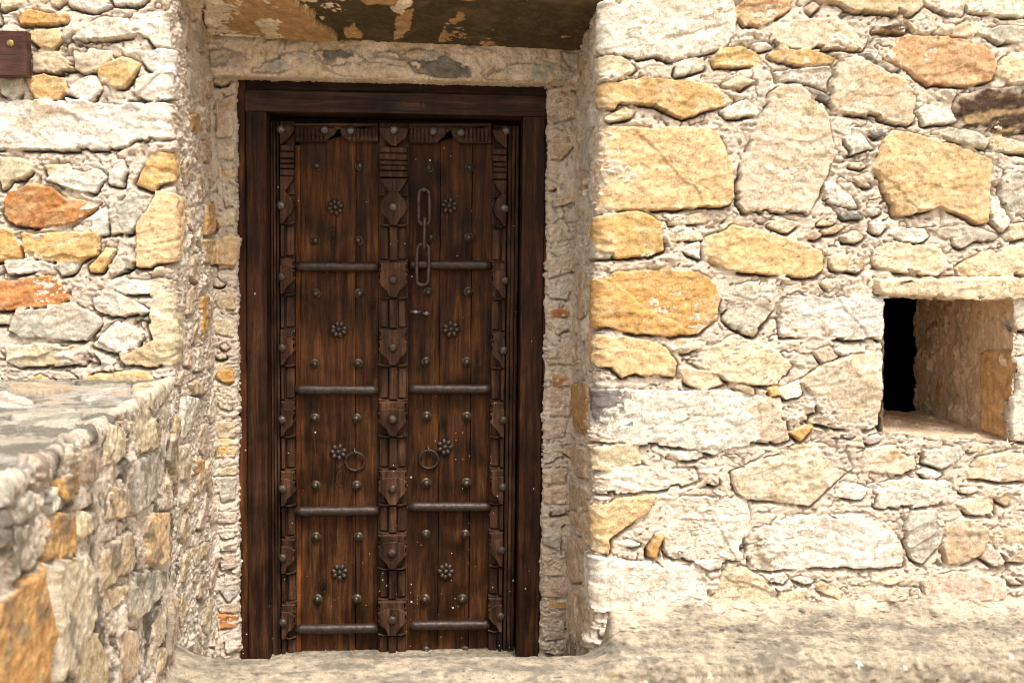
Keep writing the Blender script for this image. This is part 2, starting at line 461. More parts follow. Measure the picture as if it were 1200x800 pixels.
            mid = (poly+np.roll(poly, 1, 0))/2
            ii = np.clip(np.searchsorted(self.S, mid[:, 0]), 0, len(self.S)-1)
            jj = np.clip(np.searchsorted(self.Z, mid[:, 1]), 0, len(self.Z)-1)
            if (self.dmin[ii, jj] < gap).any(): continue
            self.stone(poly, kinds[int(R.integers(len(kinds)))], h=(0.013+0.034*min(size, 0.3)*R.uniform(0.3, 1.3))*hmul)

    def solve(self, smear=True, groove=0.045):
        M = self.M - self.groove*groove
        if smear: M = M+self.smear*(1-np.clip(self.groove*1.5, 0, 1))
        self.isst = self.H > M
        self.h = np.where(self.isst, self.H, M)
        sh = (1-0.35*np.clip(self.groove, 0, 1))[..., None]      # mortar colour made darker in the open joints
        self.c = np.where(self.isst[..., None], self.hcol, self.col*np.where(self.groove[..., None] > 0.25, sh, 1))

    def mesh(self, parts, parent, keep=None):
        """parts: list of (name, material, quad mask function(quad stone mask, s, z))"""
        ns, nz = self.h.shape
        V = (self.P[:, None, :]+self.D*self.z[..., None]+self.N[:, None, :]*self.h[..., None])
        idx = np.arange(ns*nz).reshape(ns, nz)
        q = np.stack([idx[:-1, :-1], idx[1:, :-1], idx[1:, 1:], idx[:-1, 1:]], -1)
        t = (self.P[1]-self.P[0])
        if np.cross(t, self.D) @ self.N[0] < 0: q = q[..., ::-1]
        st = (self.isst[:-1, :-1].astype(int)+self.isst[1:, :-1]+self.isst[1:, 1:]+self.isst[:-1, 1:]) >= 2
        sm, zm = (self.s[:-1, :-1]+self.s[1:, 1:])/2, (self.z[:-1, :-1]+self.z[1:, 1:])/2
        ok = np.ones(st.shape, bool) if keep is None else keep(sm, zm)
        Vf, Cf = V.reshape(-1, 3), self.c.reshape(-1, 3)
        out = []
        for name, mat, fn in parts:
            sel = q[ok & fn(st, sm, zm)]
            out.append(grid_mesh(name, Vf, Cf, sel, mat, parent))
        return out


def grid_mesh(name, Vf, Cf, quads, mat, parent, smooth=False):
    used = np.unique(quads); mp = np.zeros(len(Vf), np.int64); mp[used] = np.arange(len(used))
    qv = mp[quads].astype(np.int32); v = Vf[used].astype(np.float32)
    me = bpy.data.meshes.new(name)
    me.vertices.add(len(v)); me.vertices.foreach_set('co', v.ravel())
    me.loops.add(qv.size); me.loops.foreach_set('vertex_index', qv.ravel())
    me.polygons.add(len(qv)); me.polygons.foreach_set('loop_start', np.arange(0, qv.size, 4, dtype=np.int32))
    me.polygons.foreach_set('loop_total', np.full(len(qv), 4, np.int32))
    me.update(calc_edges=True)
    at = me.color_attributes.new('Col', 'FLOAT_COLOR', 'POINT')
    at.data.foreach_set('color', np.concatenate([np.clip(Cf[used], 0, 0.85), np.ones((len(v), 1))], 1).astype(np.float32).ravel())
    return link_mesh(name, me, mat, parent, smooth=smooth)


def path2(pts, radii, step):
    """2D polyline with rounded corners -> points, normals (left of travel), arclength, arclength of every corner"""
    pts = [np.array(p, float) for p in pts]
    segs = []; prev = pts[0]; L = 0; corner = [0.0]
    P, S = [], []
    def line(a, b):
        nonlocal L
        l = np.linalg.norm(b-a)
        if l < 1e-9: return
        segs.append(('l', a, b, L, l)); L += l
    for i in range(1, len(pts)-1):
        a, b, c = pts[i-1], pts[i], pts[i+1]
        u, v = (b-a)/np.linalg.norm(b-a), (c-b)/np.linalg.norm(c-b)
        ang = math.atan2(u[0]*v[1]-u[1]*v[0], u @ v)
        r = radii[i]; t = r*math.tan(abs(ang)/2)
        p1, p2 = b-u*t, b+v*t
        line(prev, p1)
        sgn = 1 if ang > 0 else -1
        nl = np.array((-u[1], u[0]))*sgn
        segs.append(('a', p1+nl*r, r, L, abs(ang)*r, math.atan2(-nl[1], -nl[0]), ang))
        corner.append(L+abs(ang)*r/2); L += abs(ang)*r; prev = p2
    line(prev, pts[-1]); corner.append(L)
    def ev(s):
        for sg in segs:
            if s <= sg[3]+sg[4]+1e-9:
                k = max(0, (s-sg[3])/sg[4])
                if sg[0] == 'l':
                    d = (sg[2]-sg[1])/sg[4]
                    return sg[1]+d*(s-sg[3]), np.array((-d[1], d[0]))
                th = sg[5]+sg[6]*k
                p = sg[1]+np.array((math.cos(th), math.sin(th)))*sg[2]
                d = np.array((-math.sin(th), math.cos(th)))*(1 if sg[6] > 0 else -1)
                return p, np.array((-d[1], d[0]))
        sg = segs[-1]; d = (sg[2]-sg[1])/sg[4]
        return sg[2], np.array((-d[1], d[0]))
    return ev, L, corner


def spaced(breaks):
    """[(from, to, step), ...] -> one increasing coordinate array"""
    out = []
    for a, b, st in breaks:
        n = max(2, int(round((b-a)/st)))
        out.append(np.linspace(a, b, n, endpoint=False))
    out.append([breaks[-1][1]])
    return np.concatenate(out)


CROP = {'A': (0, 0), 'B': (0, 200), 'C': (0, 400), 'D': (0, 600), 'E': (620, 0), 'F': (620, 200), 'G': (620, 400),
        'H': (620, 600), 'I': (900, 0), 'J': (900, 200), 'K': (900, 400), 'L': (900, 600)}


def crop_pts(c, txt):
    v = [float(x) for x in txt.replace(',', ' ').split()]
    ox, oy = CROP[c]
    return [(ox+v[i]/4, oy+v[i+1]/4) for i in range(0, len(v), 2)]

# ------------------------------------------------------------------ stones read off the facade (eighths of a centimetre do not matter)
LEFT_FRONT = '''
A C 0 0 120 0 100 12 30 30 0 40
A O 75 55 140 45 230 65 315 68 305 100 200 105 90 105
A V 135 140 265 140 285 190 240 222 180 215 135 180
A T 135 240 230 220 340 310 345 330 140 345
A G 0 365 100 365 95 420 60 465 0 435
A Y 120 365 200 345 290 370 300 430 260 462 160 458
A W 335 180 400 115 480 80 600 85 830 55 850 100 850 215 700 180 640 155 560 170 500 175 440 180 410 210
A C 345 240 430 225 505 240 515 270 455 310 450 325 380 335 350 315
A Y 455 320 520 280 600 265 648 300 575 410 470 385
A W 655 245 810 228 835 310 780 340 690 315 660 275
A W 360 380 445 335 470 415 420 470 370 460 310 430
A W 600 385 680 355 805 350 800 450 720 470 630 440
A W -400 480 0 480 300 462 480 490 850 480 860 560 850 650 700 650 540 690 300 700 0 692 -400 700
A Y 700 740 820 715 850 800 850 865 720 890 640 860
A C -20 740 100 745 160 775 140 800 100 830 0 880
A C 200 775 320 770 330 800 230 830
A W 525 750 570 745 580 800 560 870 500 860
B W 215 40 270 0 470 0 490 30 430 105 330 85
B R 10 160 40 100 130 65 230 80 300 130 460 155 410 200 330 245 160 265 40 240 15 205
B W 420 210 490 170 495 295 440 295
B G 510 190 570 130 600 100 660 155 650 210 605 290 520 290
B V 640 250 690 180 760 115 850 100 850 430 700 450 635 445
B Y 95 300 300 295 450 290 455 390 380 425 220 425 115 400
B O -60 270 40 275 90 350 85 405 -60 430
B G 500 450 575 300 610 340 635 400 610 455 510 490
B Y 415 450 490 360 530 370 500 430 470 470 420 475
B G 245 450 300 415 370 430 340 475 280 490
B R -60 525 130 505 250 490 290 540 325 600 250 630 -60 655
B W 5 420 130 410 240 445 150 470 40 485
B G 40 750 80 650 330 625 460 690 470 720 400 795 100 780
B W 430 600 540 565 690 655 640 680 520 680 440 650
B W 500 540 560 510 695 510 690 575 580 575
B C 695 515 850 505 850 840 740 850 700 740
B W 420 820 540 710 670 760 650 840 540 855
B C -40 680 45 675 30 720 -40 715
C C 20 25 200 15 400 20 450 100 250 115 30 120
C T 560 60 650 30 830 20 850 45 840 90 700 118 570 105
'''
LEFT_REVEAL = '''
A L 865 545 900 530 930 560 930 610 880 610
B O 950 160 985 150 990 280 950 300
B V 940 330 1015 310 1010 440 950 430
B O 925 590 955 590 950 740 930 780
C T 870 200 920 180 960 210 940 250 890 250
C W 830 260 900 270 910 300 880 400 830 460
C O 890 560 930 560 930 620 895 620
C T 900 640 970 550 960 640 900 720
C C 800 500 880 480 880 620 800 680
D T 880 180 970 140 975 170 900 250
D C 790 270 830 280 820 360 800 380
'''
LEFT_STRIP = '''
A P 1005 470 1080 460 1080 640 1010 640
A C 1010 690 1085 680 1085 740 1010 740
B Y 1020 0 1085 0 1085 30 1030 50
B G 1040 100 1085 80 1085 160 1045 170
B C 1010 200 1080 180 1085 250 1015 260
B C 1015 310 1085 300 1085 380 1020 380
B P 1015 400 1085 400 1085 450 1020 460
B T 1000 560 1080 570 1085 650 1010 640
B C 990 690 1085 700 1085 775 1000 760
C O 1005 120 1040 100 1075 110 1085 180 1060 195 1010 170
C C 1010 260 1070 260 1070 320 1020 310
C T 1000 380 1090 380 1090 450 1010 450
C Y 980 470 1030 455 1095 470 1090 540 1000 540
C C 985 605 1095 590 1095 625 985 625
C G 1000 640 1095 640 1095 740 1030 750
D C 1000 0 1090 0 1090 50 1010 50
D G 1010 90 1080 80 1090 120 1040 130
D C 1005 150 1095 150 1095 180 1010 180
D P 1020 200 1090 200 1090 260 1030 270
D G 1010 340 1060 325 1100 340 1100 390 1060 420
D P 1010 440 1100 430 1105 470 1020 470
D R 1010 480 1100 490 1100 540 1010 545
D G 1040 580 1070 570 1110 580 1110 650 1060 660
'''
RIGHT_STRIP = '''
E P 112 440 220 430 230 545 112 570
E P 115 640 200 600 240 640 170 740 115 740
F P 130 130 240 90 250 150 130 170
F C 105 255 185 260 180 320 110 335
F G 105 370 150 355 215 345 205 400 150 405
F P 100 430 210 420 205 470 105 500
F G 100 550 200 530 190 600 100 600
F R 110 655 190 645 195 680 115 685
F G 92 710 215 695 215 740 130 755
G P 100 30 230 20 230 100 100 105
G R 120 150 210 170 205 205 130 210
G P 85 225 205 225 200 350 85 345
G P 82 370 190 370 170 440 90 460
G G 80 490 160 470 170 540 85 570
G P 78 600 180 600 180 660 80 670
G P 80 690 185 690 180 760 80 760
H G 78 110 160 100 150 175 80 150
H P 75 200 190 200 190 300 75 290
H P 75 320 190 310 190 400 75 400
H O 75 420 185 425 185 450 75 447
H P 68 480 180 465 175 590 70 600
'''
RIGHT_REVEAL = '''
E G 260 640 318 610 310 790 260 800
E G 255 550 325 500 325 590 290 620
F G 262 250 345 210 345 400 275 425
F T 240 0 295 0 290 60 250 90
F T 230 450 320 430 320 640 250 700
G D 300 220 345 245 345 410 320 380
G L 212 210 295 190 290 470 225 400
G P 195 490 325 510 305 640 225 620
G T 190 660 305 690 305 800 190 800
H T 210 0 305 10 310 180 270 110
H P 200 120 275 130 280 320 210 330
H P 195 390 305 340 305 460 285 640 205 520
'''
RIGHT_FRONT = '''
E W 320 0 960 -120 975 80 970 160 930 210 800 250 680 290 600 250 480 270 380 250 320 200
E N 975 40 1010 0 1240 -40 1235 30 1110 110 1020 115 985 80
E Y 860 280 900 230 1000 215 1090 260 1095 305 950 310 880 305
E W 695 350 700 290 820 265 820 320
E C 360 345 375 290 470 285 500 320
E Y 330 470 345 420 540 365 700 380 900 400 960 420 960 470 880 500 720 545 600 490 420 475
E W 905 520 1020 470 1080 520 1070 540 930 545
E V 325 800 330 605 390 590 860 600 905 650 950 790 960 930 940 960 700 978 325 980
I C -120 780 -60 620 10 440 70 400 150 400 280 520 315 650 310 740 245 900 200 995 150 990 0 990 -110 985 -145 930
I T 245 0 250 -80 720 -80 740 20 680 65 540 50 400 45 340 15
I W 740 0 740 -80 920 -80 920 65 850 60
I W 930 5 960 -60 1250 -60 1250 85 1150 70 950 45
I C 20 100 300 90 490 95 480 170 450 225 250 220 60 225 25 180
I Y 10 260 70 230 200 235 320 265 310 290 170 300 60 280
I B 500 115 650 122 652 150 500 146
I N 480 210 520 170 680 165 900 180 1000 200 1060 250 1080 300 1060 370 950 400 850 390 760 390 640 310 540 250
I C 790 150 830 115 930 100 1020 130 960 165 850 165
I G 1000 150 1100 120 1250 130 1250 190 1100 195
I C 1080 340 1100 280 1160 250 1300 260 1300 380 1150 385
I X 300 480 320 280 440 265 560 330 700 400 695 480 690 560 660 585 450 530 305 520
I D 440 250 480 250 620 320 600 335 500 290
I W 720 540 710 520 760 490 880 530 890 570 740 580
I B 885 500 905 445 1020 420 1300 400 1300 610 1100 620 930 580
I G 780 620 850 595 1000 620 1045 650 1030 695 900 660
I W 310 590 430 600 490 690 400 720 370 650
I G 30 335 290 310 310 330 285 420 130 370 50 380
I D 190 405 300 450 290 475 215 440
I D 470 610 540 605 570 630 510 640
I V 500 790 560 640 590 610 700 630 900 690 1055 745 1045 900 1040 1040 990 1045 810 960 760 985 600 1010 590 960
I C 1040 650 1080 620 1300 690 1300 720 1060 700
J G 1100 40 1130 0 1300 10 1300 240 1140 180 1095 120
J W 1050 120 1080 120 1140 235 1110 285 1060 230
J W 270 55 310 50 400 130 425 175 350 160 270 140
J D 310 165 430 200 440 225 360 220
F Y 330 200 520 190 630 240 630 370 560 400 400 405 330 390
F C 640 215 850 200 830 240 660 250
F C 645 290 800 280 810 320 640 330
F W 710 370 800 335 805 410
F V 820 370 830 320 960 258 1060 280 1250 330 1375 380 1375 460 1340 495 1150 490 950 465 870 430
F O 325 500 400 480 640 465 800 480 880 530 895 590 890 690 800 760 680 775 500 760 370 740 330 720
F G 915 700 980 540 1160 500 1190 580 1060 775 1000 760
J W 60 640 100 590 330 590 500 600 565 590 575 680 540 790 300 790 70 775
J C 490 350 560 325 820 370 860 440 800 490 620 470 510 450
J W 570 290 640 265 740 280 760 310 720 330 640 330
J G 760 270 1000 270 1100 315 970 330 910 360 850 320
J C 890 460 1000 390 1300 330 1300 495 900 492
G V 325 -20 500 -10 640 30 690 100 680 160 500 152 440 165 330 120
G C 680 10 700 -10 820 0 810 40 720 55
G C 755 100 900 10 960 -25 1120 20 1180 60 1240 110 1190 190 1120 210 960 190 850 140
G X 690 140 740 125 880 150 910 200 820 230 740 195
G T 945 210 960 195 1060 220 1060 255
G W 322 250 350 225 640 240 800 235 1000 240 1150 270 1140 330 1130 440 1020 490 950 505 870 530 700 495 500 480 330 475
K C -105 280 -70 265 30 265 60 265 100 460 40 480 -60 470 -80 380
G W 330 625 520 590 640 610 800 600 800 660 640 695 330 695
G C 360 510 420 485 520 495 525 575 400 605 360 595
G W 655 550 680 520 820 515 830 545 740 560
K C -160 620 -150 700 -110 735 0 745 200 770 270 700 400 600 380 530 250 480 150 490 0 540
G V 325 770 420 740 590 725 560 800 500 830 380 930 370 1000 330 1000
H O 560 180 600 110 640 95 600 220 565 215
G W 650 780 720 735 1030 740 1030 800 1035 830 1000 1020 950 1030 800 1030 650 1020 640 880
L W -90 90 0 60 40 30 460 15 570 60 640 165 640 255 540 265 250 258 0 278 -75 275
H W 318 240 340 225 500 240 780 245 830 270 840 440 720 480 500 450 320 470
H W 780 235 910 230 900 265 850 275
H C 860 430 940 250 1020 270 1130 330 1165 380 1140 450 1030 500
L G 640 110 680 0 800 0 825 110 820 150 730 245 680 225
L T 830 110 850 60 950 40 1040 80 1045 130 1000 200 900 255 850 240 835 190
L T 1050 130 1090 80 1300 60 1300 235 1130 235 1080 170
L P 1000 210 1050 170 1120 225 1060 250
K C 880 760 1060 720 1065 820 960 815
K X 430 600 470 510 600 490 680 540 700 600 660 625 500 610
K G 740 510 830 520 930 490 925 545 820 600 740 570
K C 950 600 1000 550 1300 490 1300 650 1080 655 950 640
K W 510 680 640 650 860 660 880 750 700 780 520 782
K C 1010 670 1150 700 1130 770 1020 730
K C 160 190 280 110 400 70 545 50 550 380 470 415 380 415 180 380 250 340 220 260
K O 110 430 190 395 215 400 160 470
K Y 10 220 50 215 60 250 20 260
K W 50 230 150 190 165 250 90 270
K W 1165 85 1300 60 1300 480 1160 465
J W 1150 610 1200 600 1300 600 1300 760 1170 740
L C 200 350 270 335 360 385 350 415
L P 720 320 900 290 1120 320 1110 400 860 430 750 400
L C 380 365 690 360 680 420 400 420
L C 45 440 60 390 190 360 160 440
'''
NICHE_LINTEL = 'J W 512 512 660 505 800 502 1300 500 1300 592 1070 610 760 598 560 585 515 570'
PLAT_FACE = '''
C C 490 410 620 360 632 400 610 520 480 620 480 560
C C 630 440 720 360 775 440 765 480 640 530
C P 400 515 470 480 475 620 440 670 400 640
C G 640 570 770 490 780 700 640 800 630 650
C O 290 650 390 600 390 690 320 750
C W 240 740 280 680 300 760 250 800
C T 530 700 580 645 625 700 625 800 510 830
C G 0 640 180 590 180 680 60 760 -40 790
C W 60 770 170 700 220 720 180 820 60 850
D O -60 470 0 430 240 220 250 800 200 900 -60 900
D C 255 230 420 205 480 400 450 540 340 740 260 780
D L 220 0 365 0 360 170 330 200 250 215 240 130
D G 70 80 200 0 215 100 150 230 60 310
D C 370 0 470 0 480 60 400 120 370 90
D T 485 200 560 120 625 85 635 250 560 310 490 360
D T 490 370 605 335 560 420 510 465
D V 690 55 720 5 835 0 825 120 750 240 700 220
D P 540 590 600 560 680 550 690 720 600 790 560 700
D T 380 640 460 560 520 700 500 830 370 830
D G 640 280 740 270 740 400 650 500 600 440
'''
PLAT_TOP = '''
C C 630 165 740 158 830 160 800 240 770 320 700 290 640 250
C W -200 238 0 240 150 270 160 290 0 300 -200 320
C G 380 240 560 180 620 190 600 270 420 290
C G 60 330 330 300 390 350 330 400 100 400
C T 60 180 330 160 360 210 200 240 40 230
'''


def parse(txt):
    for ln in txt.strip().splitlines():
        a = ln.split(None, 2)
        yield a[1], crop_pts(a[0], a[2])


# ---- the two stretches of the house front, each running round its corner into the recess
LP = [(-2.35, YF), (-0.593, YF), (-0.580, YS), (-0.507, YS), (-0.507, 0.16)]
RP = [(0.507, 0.16), (0.507, YS), (0.598, YS), (0.606, YF), (2.75, YF)]


def wall_sheet(pts, radii, brk, seed):
    ev, L, cor = path2(pts, radii, 0.003)
    S = spaced(brk(L, cor))
    Z = spaced([(-0.3, -0.02, 0.010), (-0.02, 2.2, 0.003), (2.2, 2.9, 0.010)])
    PN = [ev(s) for s in S]
    P = np.array([(p[0], p[1], 0) for p, n in PN]); N = np.array([(-n[0], -n[1], 0) for p, n in PN])
    return Sheet(P, N, S, Z, (0, 0, 1), seed), L, cor


wl, LL, cl = wall_sheet(LP, [0, 0.03, 0.025, 0.015, 0], lambda L, c: [(0, 1.1, 0.010), (1.1, L, 0.003)], 3)
wr, LR, cr_ = wall_sheet(RP, [0, 0.015, 0.025, 0.03, 0], lambda L, c: [(0, c[3]+1.36, 0.003), (c[3]+1.36, L, 0.010)], 5)
JIT = np.random.default_rng(3)


def put(sheet, txt, fn, **kw):
    for kind, pts in parse(txt):
        sheet.stone(np.array([fn(x, y) for x, y in pts]), kind, **kw)


def put_corner(sheet, txt, fn, lim, sgn):
    """stones of the front; one that reaches the corner turns round it and shows its end in the recess"""
    for kind, pts in parse(txt):
        P = [fn(x, y) for x, y in pts]
        near = [sgn*(p[0]-lim) > 0 for p in P]
        if any(near):
            zz = [p[1] for p, n in zip(P, near) if n]
            z0, z1 = min(zz), max(zz)
            if z1-z0 < 0.06: z0, z1 = (z0+z1)/2-0.035, (z0+z1)/2+0.035
            back = lim+sgn*JIT.uniform(0.07, 0.17)
            while near[0] or not near[-1]: P = P[1:]+P[:1]; near = near[1:]+near[:1]
            Q = [p for p, n in zip(P, near) if not n]
            zA, zB = (z0, z1) if Q[-1][1] < Q[0][1] else (z1, z0)
            k = JIT.uniform(-0.012, 0.012, 4)
            P = Q+[(lim, zA), (back+k[0], zA+(0.008+k[1]) * (1 if zA < zB else -1)), (back+k[2], zB-(0.008+k[3])*(1 if zA < zB else -1)), (lim, zB)]
        sheet.stone(np.array(P), kind)


def f_left_front(px, py):
    p = on_y(px, py, YF-0.02); s = p[0]-LP[0][0]
    return s, p[2]


def f_left_reveal(px, py):
    p = hit(px, py, (-0.593, YF, 0), (0.5, -0.013, 0))
    return cl[1]+(p[1]-YF), p[2]


def f_left_strip(px, py):
    p = on_y(px, py, YS-0.01); return cl[2]+(p[0]+0.580), p[2]


def f_right_strip(px, py):
    p = on_y(px, py, YS-0.01); return cr_[2]-(0.598-p[0]), p[2]


def f_right_reveal(px, py):
    p = hit(px, py, (0.606, YF, 0), (0.5, 0.008, 0)); return cr_[3]-(p[1]-YF), p[2]


def f_right_front(px, py):
    p = on_y(px, py, YF-0.02); s = LR-(RP[4][0]-p[0])
    return s, p[2]


put_corner(wl, LEFT_FRONT, f_left_front, cl[1]-0.028, 1)
put(wl, LEFT_REVEAL, f_left_reveal)
put(wl, LEFT_STRIP, f_left_strip, h=0.0085, edge=0.005, gr=0.3)
ZIN = 2.25
sF = cl[1]-0.03
wl.fill(2500, 0.0, 1.05, -0.3, 2.9, 0.07, 0.34, 'WWCCYGTPWC', gap=0.012)
wl.fill(900, 0.0, sF, 2.2, 2.9, 0.06, 0.26, 'WWCCYGT', gap=0.010)
wl.fill(900, 1.0, sF, -0.3, 1.05, 0.06, 0.26, 'WWCCYGT', gap=0.010)
wl.fill(1500, 1.05, sF, 0.95, ZIN, 0.028, 0.085, 'WCWCPPC', gap=0.005, hmul=0.85, aspect=(1.2, 3.6))
wl.fill(700, cl[1]+0.03, cl[2]-0.02, 0.0, ZIN, 0.03, 0.13, 'TPCTPG', gap=0.010, hmul=0.8, aspect=(0.7, 1.8))
wl.fill(90, cl[2]+0.01, cl[3], 0.0, ZIN, 0.02, 0.05, 'PCPPC', gap=0.008, hmul=0.5)
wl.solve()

put(wr, RIGHT_STRIP, f_right_strip, h=0.0085, edge=0.005, gr=0.3)
put(wr, RIGHT_REVEAL, f_right_reveal)
put_corner(wr, RIGHT_FRONT, f_right_front, cr_[3]+0.030, -1)
(lk, lp), = list(parse(NICHE_LINTEL))
NLINT = np.array([f_right_front(x, y) for x, y in lp])
wr.stone(NLINT, 'C', h=0.05, edge=0.012, facet=0.5, ang=0.0)
wr.dmin = np.where(wr.isst if hasattr(wr, 'isst') else False, 0, wr.dmin)
NH = [(1036.5, 349), (1190, 352), (1190, 440), (1184, 517), (1110, 513), (1030, 506), (1034.5, 450)]
NHs = np.array([f_right_front(x, y) for x, y in NH])
wr.dmin = np.minimum(wr.dmin, poly_sdf(wr.s, wr.z, NHs))
sR = cr_[3]+0.03
wr.fill(2500, sR+1.36, LR, -0.3, 2.9, 0.07, 0.34, 'WWCCYGTPWC', gap=0.012)
wr.fill(900, sR, sR+1.4, 2.2, 2.9, 0.06, 0.26, 'WWCCYGT', gap=0.010)
wr.fill(2400, sR, sR+1.36, 0.1, ZIN, 0.028, 0.09, 'WCWCPPWCT', gap=0.005, hmul=0.85, aspect=(1.2, 3.6))
wr.fill(700, cr_[2]+0.02, cr_[3]-0.03, 0.0, ZIN, 0.03, 0.13, 'TPCTPG', gap=0.010, hmul=0.8, aspect=(0.7, 1.8))
wr.fill(90, cr_[1], cr_[2]-0.01, 0.0, ZIN, 0.02, 0.05, 'PCPPC', gap=0.008, hmul=0.5)
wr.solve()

house = thing('stone_house_wall', 'rough stone house front with a deep doorway and a small square window hole', 'wall', (0, YF, 0))
wl.mesh([('stonework', M_STONE, lambda st, s, z: st), ('mortar', M_MORTAR, lambda st, s, z: ~st)], house)
inhole = lambda s, z: poly_sdf(s+0.004*pn(s*40, z*40, 9), z+0.004*pn(s*40, z*40, 19), NHs) < 0
inlin = lambda s, z: poly_sdf(s, z, NLINT) < 0.004
o_ = wr.mesh([('stonework', M_STONE, lambda st, s, z: st & ~inlin(s, z)), ('mortar', M_MORTAR, lambda st, s, z: ~st & ~inlin(s, z)),
              ('window_lintel', M_STONE, lambda st, s, z: inlin(s, z))], house, keep=lambda s, z: ~inhole(s, z))
o_[2]['label'] = 'long pale stone slab bridging the square window hole'

# ---- lining of the small window hole
nb = [on_y(x, y, YF) for x, y in ((1033, 513), (1190, 519), (1191, 348), (1034, 346))]
ev, L, cn = path2([(p[0], p[2]) for p in nb]+[(nb[0][0], nb[0][2])], [0, 0.012, 0.012, 0.012, 0], 0.004)
S = spaced([(0, L, 0.004)]); Zd = spaced([(-0.006, 0.75, 0.005)])
PN = [ev(s) for s in S]
nl = Sheet(np.array([(p[0], YF, p[1]) for p, n in PN]), np.array([(n[0], 0, n[1]) for p, n in PN]), S, Zd, (0, 1, 0), 21, uneven=0.45, lift=0.0, turn=math.pi/2)
nl.col = nl.col*np.array((0.88, 0.78, 0.68))
Xr = nb[1][0]
def f_niche(px, py):
    p = hit(px, py, (Xr, 0, 0), (1, 0, 0)); return cn[1]+(p[2]-nb[1][2]), p[1]-YF
for k, c, t in (('L', 'K', '1030 50 1165 60 1160 480 1020 420'), ('T', 'K', '850 150 925 155 935 400 870 400')):
    nl.stone(np.array([f_niche(x, y) for x, y in crop_pts(c, t)]), k, h=0.012 if k == 'L' else 0.004, flat=True, strata=0.3, clean=0.9)
nl.fill(120, 0, L, 0.02, 0.6, 0.04, 0.12, 'TLTP', gap=0.02, hmul=0.5)
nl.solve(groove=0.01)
o_ = nl.mesh([('window_lining', M_PLASTER, lambda st, s, z: st | ~st)], house, keep=lambda s, z: z < 0.69+0.05*fbm(s*9, 0*s+2, 23, 3))

# ---- beam, plastered soffit and lintel over the door
zsb = on_y(460, 47, -0.075)[2]; zlb = on_y(460, 93, -0.075)[2]
ev, L, cb = path2([(-0.50, 2.9), (-0.50, zsb+0.06), (-0.075, zsb), (-0.085, zlb), (0.05, zlb+0.004)], [0, 0.03, 0.02, 0.022, 0], 0.003)
S = spaced([(0, cb[1]-0.1, 0.012), (cb[1]-0.1, L, 0.003)]); Zx = spaced([(-0.640, 0.665, 0.003)])
PN = [ev(s) for s in S]
bm_ = Sheet(np.array([(0, p[0], p[1]) for p, n in PN]), np.array([(0, -n[0], -n[1]) for p, n in PN]), S, Zx, (1, 0, 0), 31, uneven=0.45, lift=0.0, turn=math.pi/2)
a = sst(-0.2, 0.6, fbm(bm_.s*7, bm_.z*7, 320, 4))[..., None]
bm_.col = bm_.col*(1-a)+np.array((0.66, 0.54, 0.38))*a


def f_soffit(px, py):
    p = hit(px, py, (0, -0.075, zsb-0.006), (0, 0.06/0.425, 1)); return cb[2]-(-0.075-p[1]), p[0]


def f_lintel(px, py):
    p = on_y(px, py, -0.08); return cb[2]+(zsb-p[2]), p[0]


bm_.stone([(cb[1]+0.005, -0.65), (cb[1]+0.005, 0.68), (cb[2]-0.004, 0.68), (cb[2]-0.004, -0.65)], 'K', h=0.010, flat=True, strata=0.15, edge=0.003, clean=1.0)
for t in ('232 -30 300 -30 335 -12 345 2 369 15 366 22 385 32 399 40 360 43 300 42 243 41', '404 33 415 28 426 38 424 42 406 42',
          '462 43 466 20 475 4 484 8 480 30 474 42', '514 46 522 26 538 11 548 18 546 46', '562 50 570 36 584 27 594 22 593 48',
          '600 8 612 -10 640 -30 720 -30 695 12 690 30 672 52 655 50 660 34 668 18 640 20 622 17', '420 -6 470 -10 460 6 430 4', '520 -14 560 -20 575 -4 540 -2'):
    v = [float(q) for q in t.split()]
    bm_.stone(np.array([f_soffit(v[i], v[i+1]) for i in range(0, len(v), 2)]), 'L', h=0.0155, flat=True, strata=0.2, edge=0.004, clean=0.9)
for k, t in (('G', '245 60 262 56 290 62 300 70 270 76 247 73'), ('G', '325 66 352 60 372 66 350 78 322 84 296 82'),
             ('D', '480 72 520 66 548 78 562 90 520 90 490 84'), ('G', '585 78 640 72 684 82 676 94 600 95 570 92'), ('D', '370 60 410 58 430 66 380 71'),
             ('C', '380 76 440 70 478 80 480 90 400 88'), ('G', '660 60 682 64 690 78 668 74'), ('G', '440 62 520 56 560 64 500 68')):
    v = [float(q) for q in t.split()]
    bm_.stone(np.array([f_lintel(v[i], v[i+1]) for i in range(0, len(v), 2)]), k, h=0.007, strata=1.0, edge=0.006, clean=0.5)
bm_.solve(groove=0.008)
sA, sB = cb[1]+0.01, cb[2]-0.004
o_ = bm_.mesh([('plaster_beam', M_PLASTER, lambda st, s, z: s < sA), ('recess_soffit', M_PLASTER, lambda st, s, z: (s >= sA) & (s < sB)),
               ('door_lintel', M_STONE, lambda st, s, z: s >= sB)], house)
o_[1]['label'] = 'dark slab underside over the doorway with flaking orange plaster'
o_[2]['label'] = 'long grey and cream stone lintel over the door'

